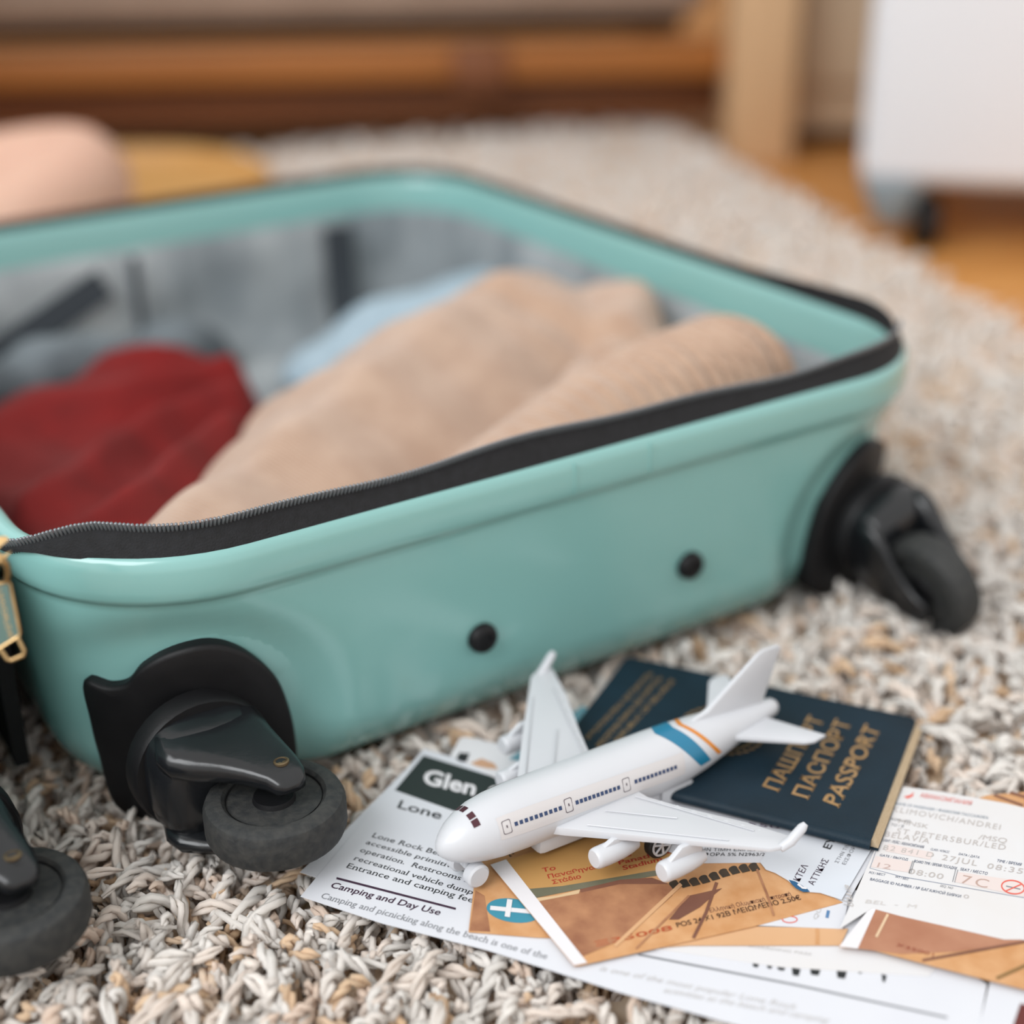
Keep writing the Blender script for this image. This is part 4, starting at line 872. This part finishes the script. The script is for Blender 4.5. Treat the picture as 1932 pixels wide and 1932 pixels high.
for sd in (1, -1):
    w3 = lambda x, y, z: (x, y*sd, z)
    wing = slab('wing', [w3(.0285, .008, -.0022), w3(.0245, .0145, -.001), w3(.0035, .040, .0026), w3(-.0195, .0668, .0060), w3(-.0225, .0684, .0064), w3(-.0305, .0676, .0064), w3(-.0245, .050, .0045), w3(-.0155, .030, .0018), w3(-.0100, .0165, .0003), w3(-.0095, .007, -.0005)], [.0034, .0032, .0024, .0016, .0014, .0014, .0018, .0022, .0028, .0030], Mpl, pl)
    # raised flap and panel lines
    for (a, b_) in (((-.0062, .014, .0019), (-.0225, .056, .0061)), ((.018, .018, .0016), (-.012, .055, .0058)), ((.008, .015, .0018), (-.008, .034, .0038))):
        tube('panel_line', [w3(*a), w3(*[(p+q)/2 for p, q in zip(a, b_)][:2], (a[2]+b_[2])/2), w3(*b_)], .00022, Mpl, wing, 6)
    for k in range(7):
        f = (k+.5)/7; x, y, z_ = L2(-.0098, -.0262, f), L2(.02, .060, f), L2(.0022, .0062, f)
        box('flap_bump', w3(x, y, z_-.0004), (.0018, .0028, .0008), Mpl, wing, bev=.0003)
    tube('winglet', [w3(-.0235, .0672, .0055), w3(-.0270, .0682, .0075), w3(-.0310, .0690, .0118), w3(-.0322, .0692, .0130)], [.0016, .0019, .0017, .0010], Mpl, wing, 10)
    for (ex, ey, ez) in ((.0222, .0275, -.0050), (.0083, .0459, -.0046)):
        M = axis_m(w3(ex, ey, ez), (-1, 0, 0))
        eng = lathe('engine', [(.0008, -.0002), (.0030, -.0001), (.0035, .0004), (.0037, .0014), (.0038, .006), (.0036, .011), (.0031, .015), (.0024, .018), (.0008, .0185)], Mpl, wing, 24, M)
        zt_ = np.interp(ey, [.0145, .0684], [-.001, .0064])
        slab('pylon', [w3(ex-.0015, ey, ez+.0028), w3(ex-.0075, ey, zt_-.0004), w3(ex-.0165, ey, zt_), w3(ex-.0170, ey, ez+.001), w3(ex-.006, ey, ez)], [.0022]*5, Mpl, wing, (0, 1, 0))
    slab('tailplane', [w3(-.0560, .005, .0042), w3(-.0765, .0262, .0060), w3(-.0800, .0278, .0062), w3(-.0866, .0270, .0062), w3(-.0775, .0035, .0048)], [.0022, .0013, .0012, .0012, .0020], Mpl, pl)
    # main gear
    mg = lathe('main_wheel', [(.0036, -.0018), (.0050, -.0018), (.0055, -.0012), (.0055, .0012), (.0050, .0018), (.0036, .0018)], Mtire, pl, 28, axis_m(w3(-.0058, .0282, -.0088), (0, sd, 0)), angle=30)
    lathe('hub_rim', [(.0036, -.0019), (.0043, -.0021), (.0043, .0021), (.0036, .0021), (.0034, .0004), (.0034, -.0004)], Mpl, mg, 28, axis_m(w3(-.0058, .0282, -.0088), (0, sd, 0)), angle=30)
    for k in range(3):
        a = math.pi*k/3+.3; dx, dz = .0037*math.cos(a), .0037*math.sin(a)
        tube('spoke', [w3(-.0058-dx, .0301, -.0088-dz), w3(-.0058+dx, .0301, -.0088+dz)], .0005, Mpl, mg, 6)
    tube('axle', [w3(-.0058, .004, -.0088), w3(-.0058, .0292, -.0088)], .0011, Mpl, mg, 8)
    tube('gear_strut', [w3(-.0050, .0250, .0008), w3(-.0058, .0255, -.0088)], .0010, Mpl, mg, 8)
    lathe('nose_wheel', [(.0008, -.0022), (.0036, -.0022), (.0043, -.0015), (.0043, .0015), (.0036, .0022), (.0008, .0022)], Mpl, pl, 24, axis_m(w3(.0545, .0052, -.0118), (0, sd, 0)), angle=30)
slab('fin', [(-.0430, 0, .0128), (-.0505, 0, .0150), (-.0745, 0, .0318), (-.0768, 0, .0326), (-.0850, 0, .0326), (-.0862, 0, .0315), (-.0785, 0, .0085), (-.060, 0, .0085)], [.0018, .0022, .0014, .0014, .0013, .0013, .0020, .003], Mpl, pl, (0, 1, 0))
slab('belly_fairing', [(.030, .008, -.0095), (.030, -.008, -.0095), (-.0355, -.008, -.0095), (-.0355, .008, -.0095)], [.007, .007, .009, .009], Mpl, pl)
for sd in (1, -1):
    slab('gear_door', [(.012, sd*.0085, -.005), (.004, sd*.0085, -.0135), (-.006, sd*.0085, -.0135), (-.006, sd*.0085, -.005)], [.0014]*4, Mpl, pl, (0, 1, 0))
    slab('gear_door', [(-.0235, sd*.0085, -.005), (-.0240, sd*.0085, -.0125), (-.0330, sd*.0085, -.0125), (-.0385, sd*.0085, -.006)], [.0014]*4, Mpl, pl, (0, 1, 0))
tube('nose_strut', [(.0545, 0, -.006), (.0545, 0, -.0118)], .0016, Mpl, pl, 10); tube('nose_axle', [(.0545, -.0045, -.0118), (.0545, .0045, -.0118)], .0012, Mpl, pl, 8)

# ================================================================ BACKGROUND
Mw1 = mat('bed_rail_lit_wood', 'b67233', .5, 'a26023', 3, .15, 40, stretch=(1, 8, 14)); Mw2 = mat('bed_base_shaded_wood', '8a5129', .6, '774320', 3, .15, 40, stretch=(1, 8, 14)); Mw3 = mat('post_wood', 'e8c195', .55, 'dcb488', 4, .15, 40, stretch=(14, 14, 1))  # rail and base tones paint in lit and shaded floor under raised furniture
bed = thing('wooden_bed', 'low wooden bed frame with light and shade in its board colours below a beige mattress', 'bed', (-.8, 1.74, FZ), .02)
box('lower_rail', (-.1, .055, .067), (2.3, .03, .058), Mw2, bed, .004)
box('upper_rail', (-.1, .01, .113), (2.28, .04, .042), Mw1, bed, .006)
box('divider_block', (.76, -.014, .110), (.06, .02, .050), Mw2, bed, .004)
box('slat_base', (-.1, .55, .146), (2.2, .95, .024), mat('bed_slat_gap_shade', '2a211a', .8, '221a15', 8), bed, .003)  # near-black slats paint the shade of the gap
box('mattress', (-.1, .5, .243), (2.24, 1.05, .17), mat('mattress_cloth', 'ab9382', .95, 'a08877', 10, .3, 300), bed, .03, seg=4)
for x, y in ((1.075, -.02), (-1.28, -.02), (1.075, 1.02), (-1.28, 1.02)):
    box('post', (x, y, .24), (.075, .075, .48), Mw3, bed, .006, Matrix.Rotation(.35, 4, 'Z') if False else None)
# taupe cabinet beside the bed
dr = thing('dresser', 'taupe wooden dresser standing between the bed post and the white cabinet', 'dresser', (.430, 2.00, FZ), .0)
Mtp = mat('taupe_wood', 'e0c8aa', .6, 'd6bc9e', 3, .1, 40, stretch=(10, 10, 1))
box('body', (0, .0, .41), (.22, .40, .78), Mtp, dr, .006); box('plinth', (0, .01, .012), (.20, .36, .024), mat('plinth_dark', '4b3322', .7, '3e2a1c', 8), dr, .003)
for z_ in (.18, .42, .66):
    d_ = box('drawer', (0, -.205, z_), (.20, .016, .21), Mtp, dr, .004); box('knob', (0, -.222, z_), (.03, .02, .014), mat('plinth_dark', '4b3322'), d_, .004)
# white rolling cabinet
cb = thing('rolling_cabinet', 'white metal cabinet on casters at the edge of the rug', 'cabinet', (.560, 1.494, FZ), -.24)
Mcb = mat('white_enamel', 'f3f6fc', .4, 'f1f4fa', 5)
box('body', (0, 0, .372), (.42, .42, .624), Mcb, cb, .018, seg=4)
box('door', (0, -.2095, .372), (.40, .006, .60), Mcb, cb, .002)
Mcg = mat('caster_grey', '9fb0ba', .4, '93a4ae', 40)
for x, y in ((-.178, -.185), (.178, -.185), (-.178, .185), (.178, .185)):
    c_ = lathe('caster', [(.030, .066), (.030, .060), (.025, .05), (.018, .030), (.011, .022)], Mcg, cb, 20, Matrix.Translation((x, y, 0)))
    lathe('caster_wheel', [(.008, -.010), (.024, -.010), (.026, -.007), (.026, .007), (.024, .010), (.008, .010)], Mblk, c_, 24, axis_m((x+.030, y, .026), (1, .2, 0)))
# round wooden tray behind the suitcase
tr = tag(lathe('wooden_tray', [(.01, 0), (.205, 0), (.215, .006), (.222, .026), (.216, .030), (.208, .026), (.203, .010), (.01, .008)], mat('tray_wood', 'dfae6b', .45, 'cf9a55', 5, .1, 60, stretch=(1, 9, 1)), None, 48), 'round golden wooden tray on the rug behind the suitcase', 'tray')
tr.location = (-.395, 1.425, .011); tr.scale = (.72, .72, .8)
# ---------------------------------------------------------------- person sitting cross-legged (one knee in view)
Mskin = mat('skin', 'e3b9a2', .5, 'deb09a', 20, trans=.08)
def skin(name, verts, edges, radii, m, root=0, sub=2):
    me = bpy.data.meshes.new(name); me.from_pydata(verts, edges, []); o = bpy.data.objects.new(name, me); COL.objects.link(o)
    md = o.modifiers.new('s', 'SKIN'); md.use_smooth_shade = True; md.branch_smoothing = .3
    for i, r in enumerate(radii): me.skin_vertices[0].data[i].radius = r if hasattr(r, '__len__') else (r, r)
    me.skin_vertices[0].data[root].use_root = True
    ms = o.modifiers.new('ss', 'SUBSURF'); ms.levels = sub; ms.render_levels = sub
    dg = bpy.context.evaluated_depsgraph_get(); ev = o.evaluated_get(dg); nm = bpy.data.meshes.new_from_object(ev)
    bpy.data.objects.remove(o); o2 = link(name, nm, m, None, True, 180); return o2
PX, PY = -.90, 1.42
pv = [(PX, PY, .10), (PX, PY, .26), (PX+.02, PY-.03, .44), (PX+.02, PY-.03, .53), (PX+.03, PY-.05, .60), (PX+.03, PY-.06, .68), (PX+.03, PY-.05, .77),          # 0-6 pelvis..crown
      (PX+.10, PY-.03, .09), (PX+.33, PY-.15, .044), (-.318, 1.185, .095), (-.43, 1.11, .042), (-.66, 1.10, .03), (-.78, 1.07, .022), (-.86, 1.06, .02),     # 7-13 right-side leg: hip, mid thigh, knee, calf.. ankle, toes
      (PX-.10, PY-.04, .09), (PX-.27, PY-.13, .085), (PX-.40, PY-.25, .08), (PX-.25, PY-.30, .05), (PX-.10, PY-.34, .035), (PX+.0, PY-.36, .03), (PX+.08, PY-.36, .028),
      (PX+.17, PY-.03, .50), (PX+.24, PY-.10, .33), (PX+.27, PY-.24, .21), (PX+.29, PY-.29, .17), (PX-.15, PY-.03, .50), (PX-.24, PY-.10, .33), (PX-.27, PY-.24, .21), (PX-.29, PY-.29, .17)]
pe = [(0, 1), (1, 2), (2, 3), (3, 4), (4, 5), (5, 6), (0, 7), (7, 8), (8, 9), (9, 10), (10, 11), (11, 12), (12, 13), (0, 14), (14, 15), (15, 16), (16, 17), (17, 18), (18, 19), (19, 20), (2, 21), (21, 22), (22, 23), (23, 24), (2, 25), (25, 26), (26, 27), (27, 28)]
pr = [(.14, .10), (.12, .085), (.13, .09), (.055, .055), (.05, .055), (.075, .085), (.055, .06), .085, .050, .047, .046, .042, .03, .02, .085, .066, .050, .05, .042, .03, .02, .05, .042, .034, .024, .05, .042, .034, .024]
per = skin('person', pv, pe, pr, Mskin); tag(per, 'person sitting cross-legged on the rug behind the suitcase, bare knee showing', 'person')
tv = [pv[0], pv[1], pv[2], (PX+.02, PY-.03, .51), pv[21], pv[22], pv[25], pv[26]]
te = [(0, 1), (1, 2), (2, 3), (2, 4), (4, 5), (2, 6), (6, 7)]
ts = skin('shirt', tv, te, [(.15, .11), (.13, .095), (.14, .10), (.06, .06), .06, .052, .06, .052], mat('shirt_white', 'e6e2dd', .9, 'ddd8d2', 20)); ts.parent = per
sv = [pv[0], (PX, PY, .2), pv[7], (PX+.25, PY-.085, .087), pv[14], (PX-.22, PY-.11, .087)]
sh = skin('shorts', sv, [(0, 1), (0, 2), (2, 3), (0, 4), (4, 5)], [(.15, .11), (.13, .1), .095, .09, .095, .09], mat('shorts_cloth', '58626e', .9, '4c5661', 20)); sh.parent = per
hv = skin('hair', [(PX+.03, PY-.03, .70), (PX+.03, PY-.035, .77), (PX+.03, PY-.0, .62), (PX+.03, PY+.01, .54)], [(0, 1), (0, 2), (2, 3)], [(.085, .085), (.066, .066), (.06, .045), (.04, .025)], mat('hair_brown', '4a3020', .6, '3a2518', 60)); hv.parent = per
for nm_, off, rr, mm in (('eye', (-.028, -.135, .685), .010, Mwhite), ('eye', (.028, -.135, .685), .010, Mwhite), ('nose', (0, -.148, .665), .012, Mskin), ('mouth', (0, -.138, .635), .014, Mrpale)):
    bm = bmesh.new(); bmesh.ops.create_uvsphere(bm, u_segments=12, v_segments=8, radius=rr); bmesh.ops.translate(bm, vec=Vector((PX+.03+off[0], PY+off[1]+.01, off[2])), verts=bm.verts); bmo(nm_, bm, mm, per)
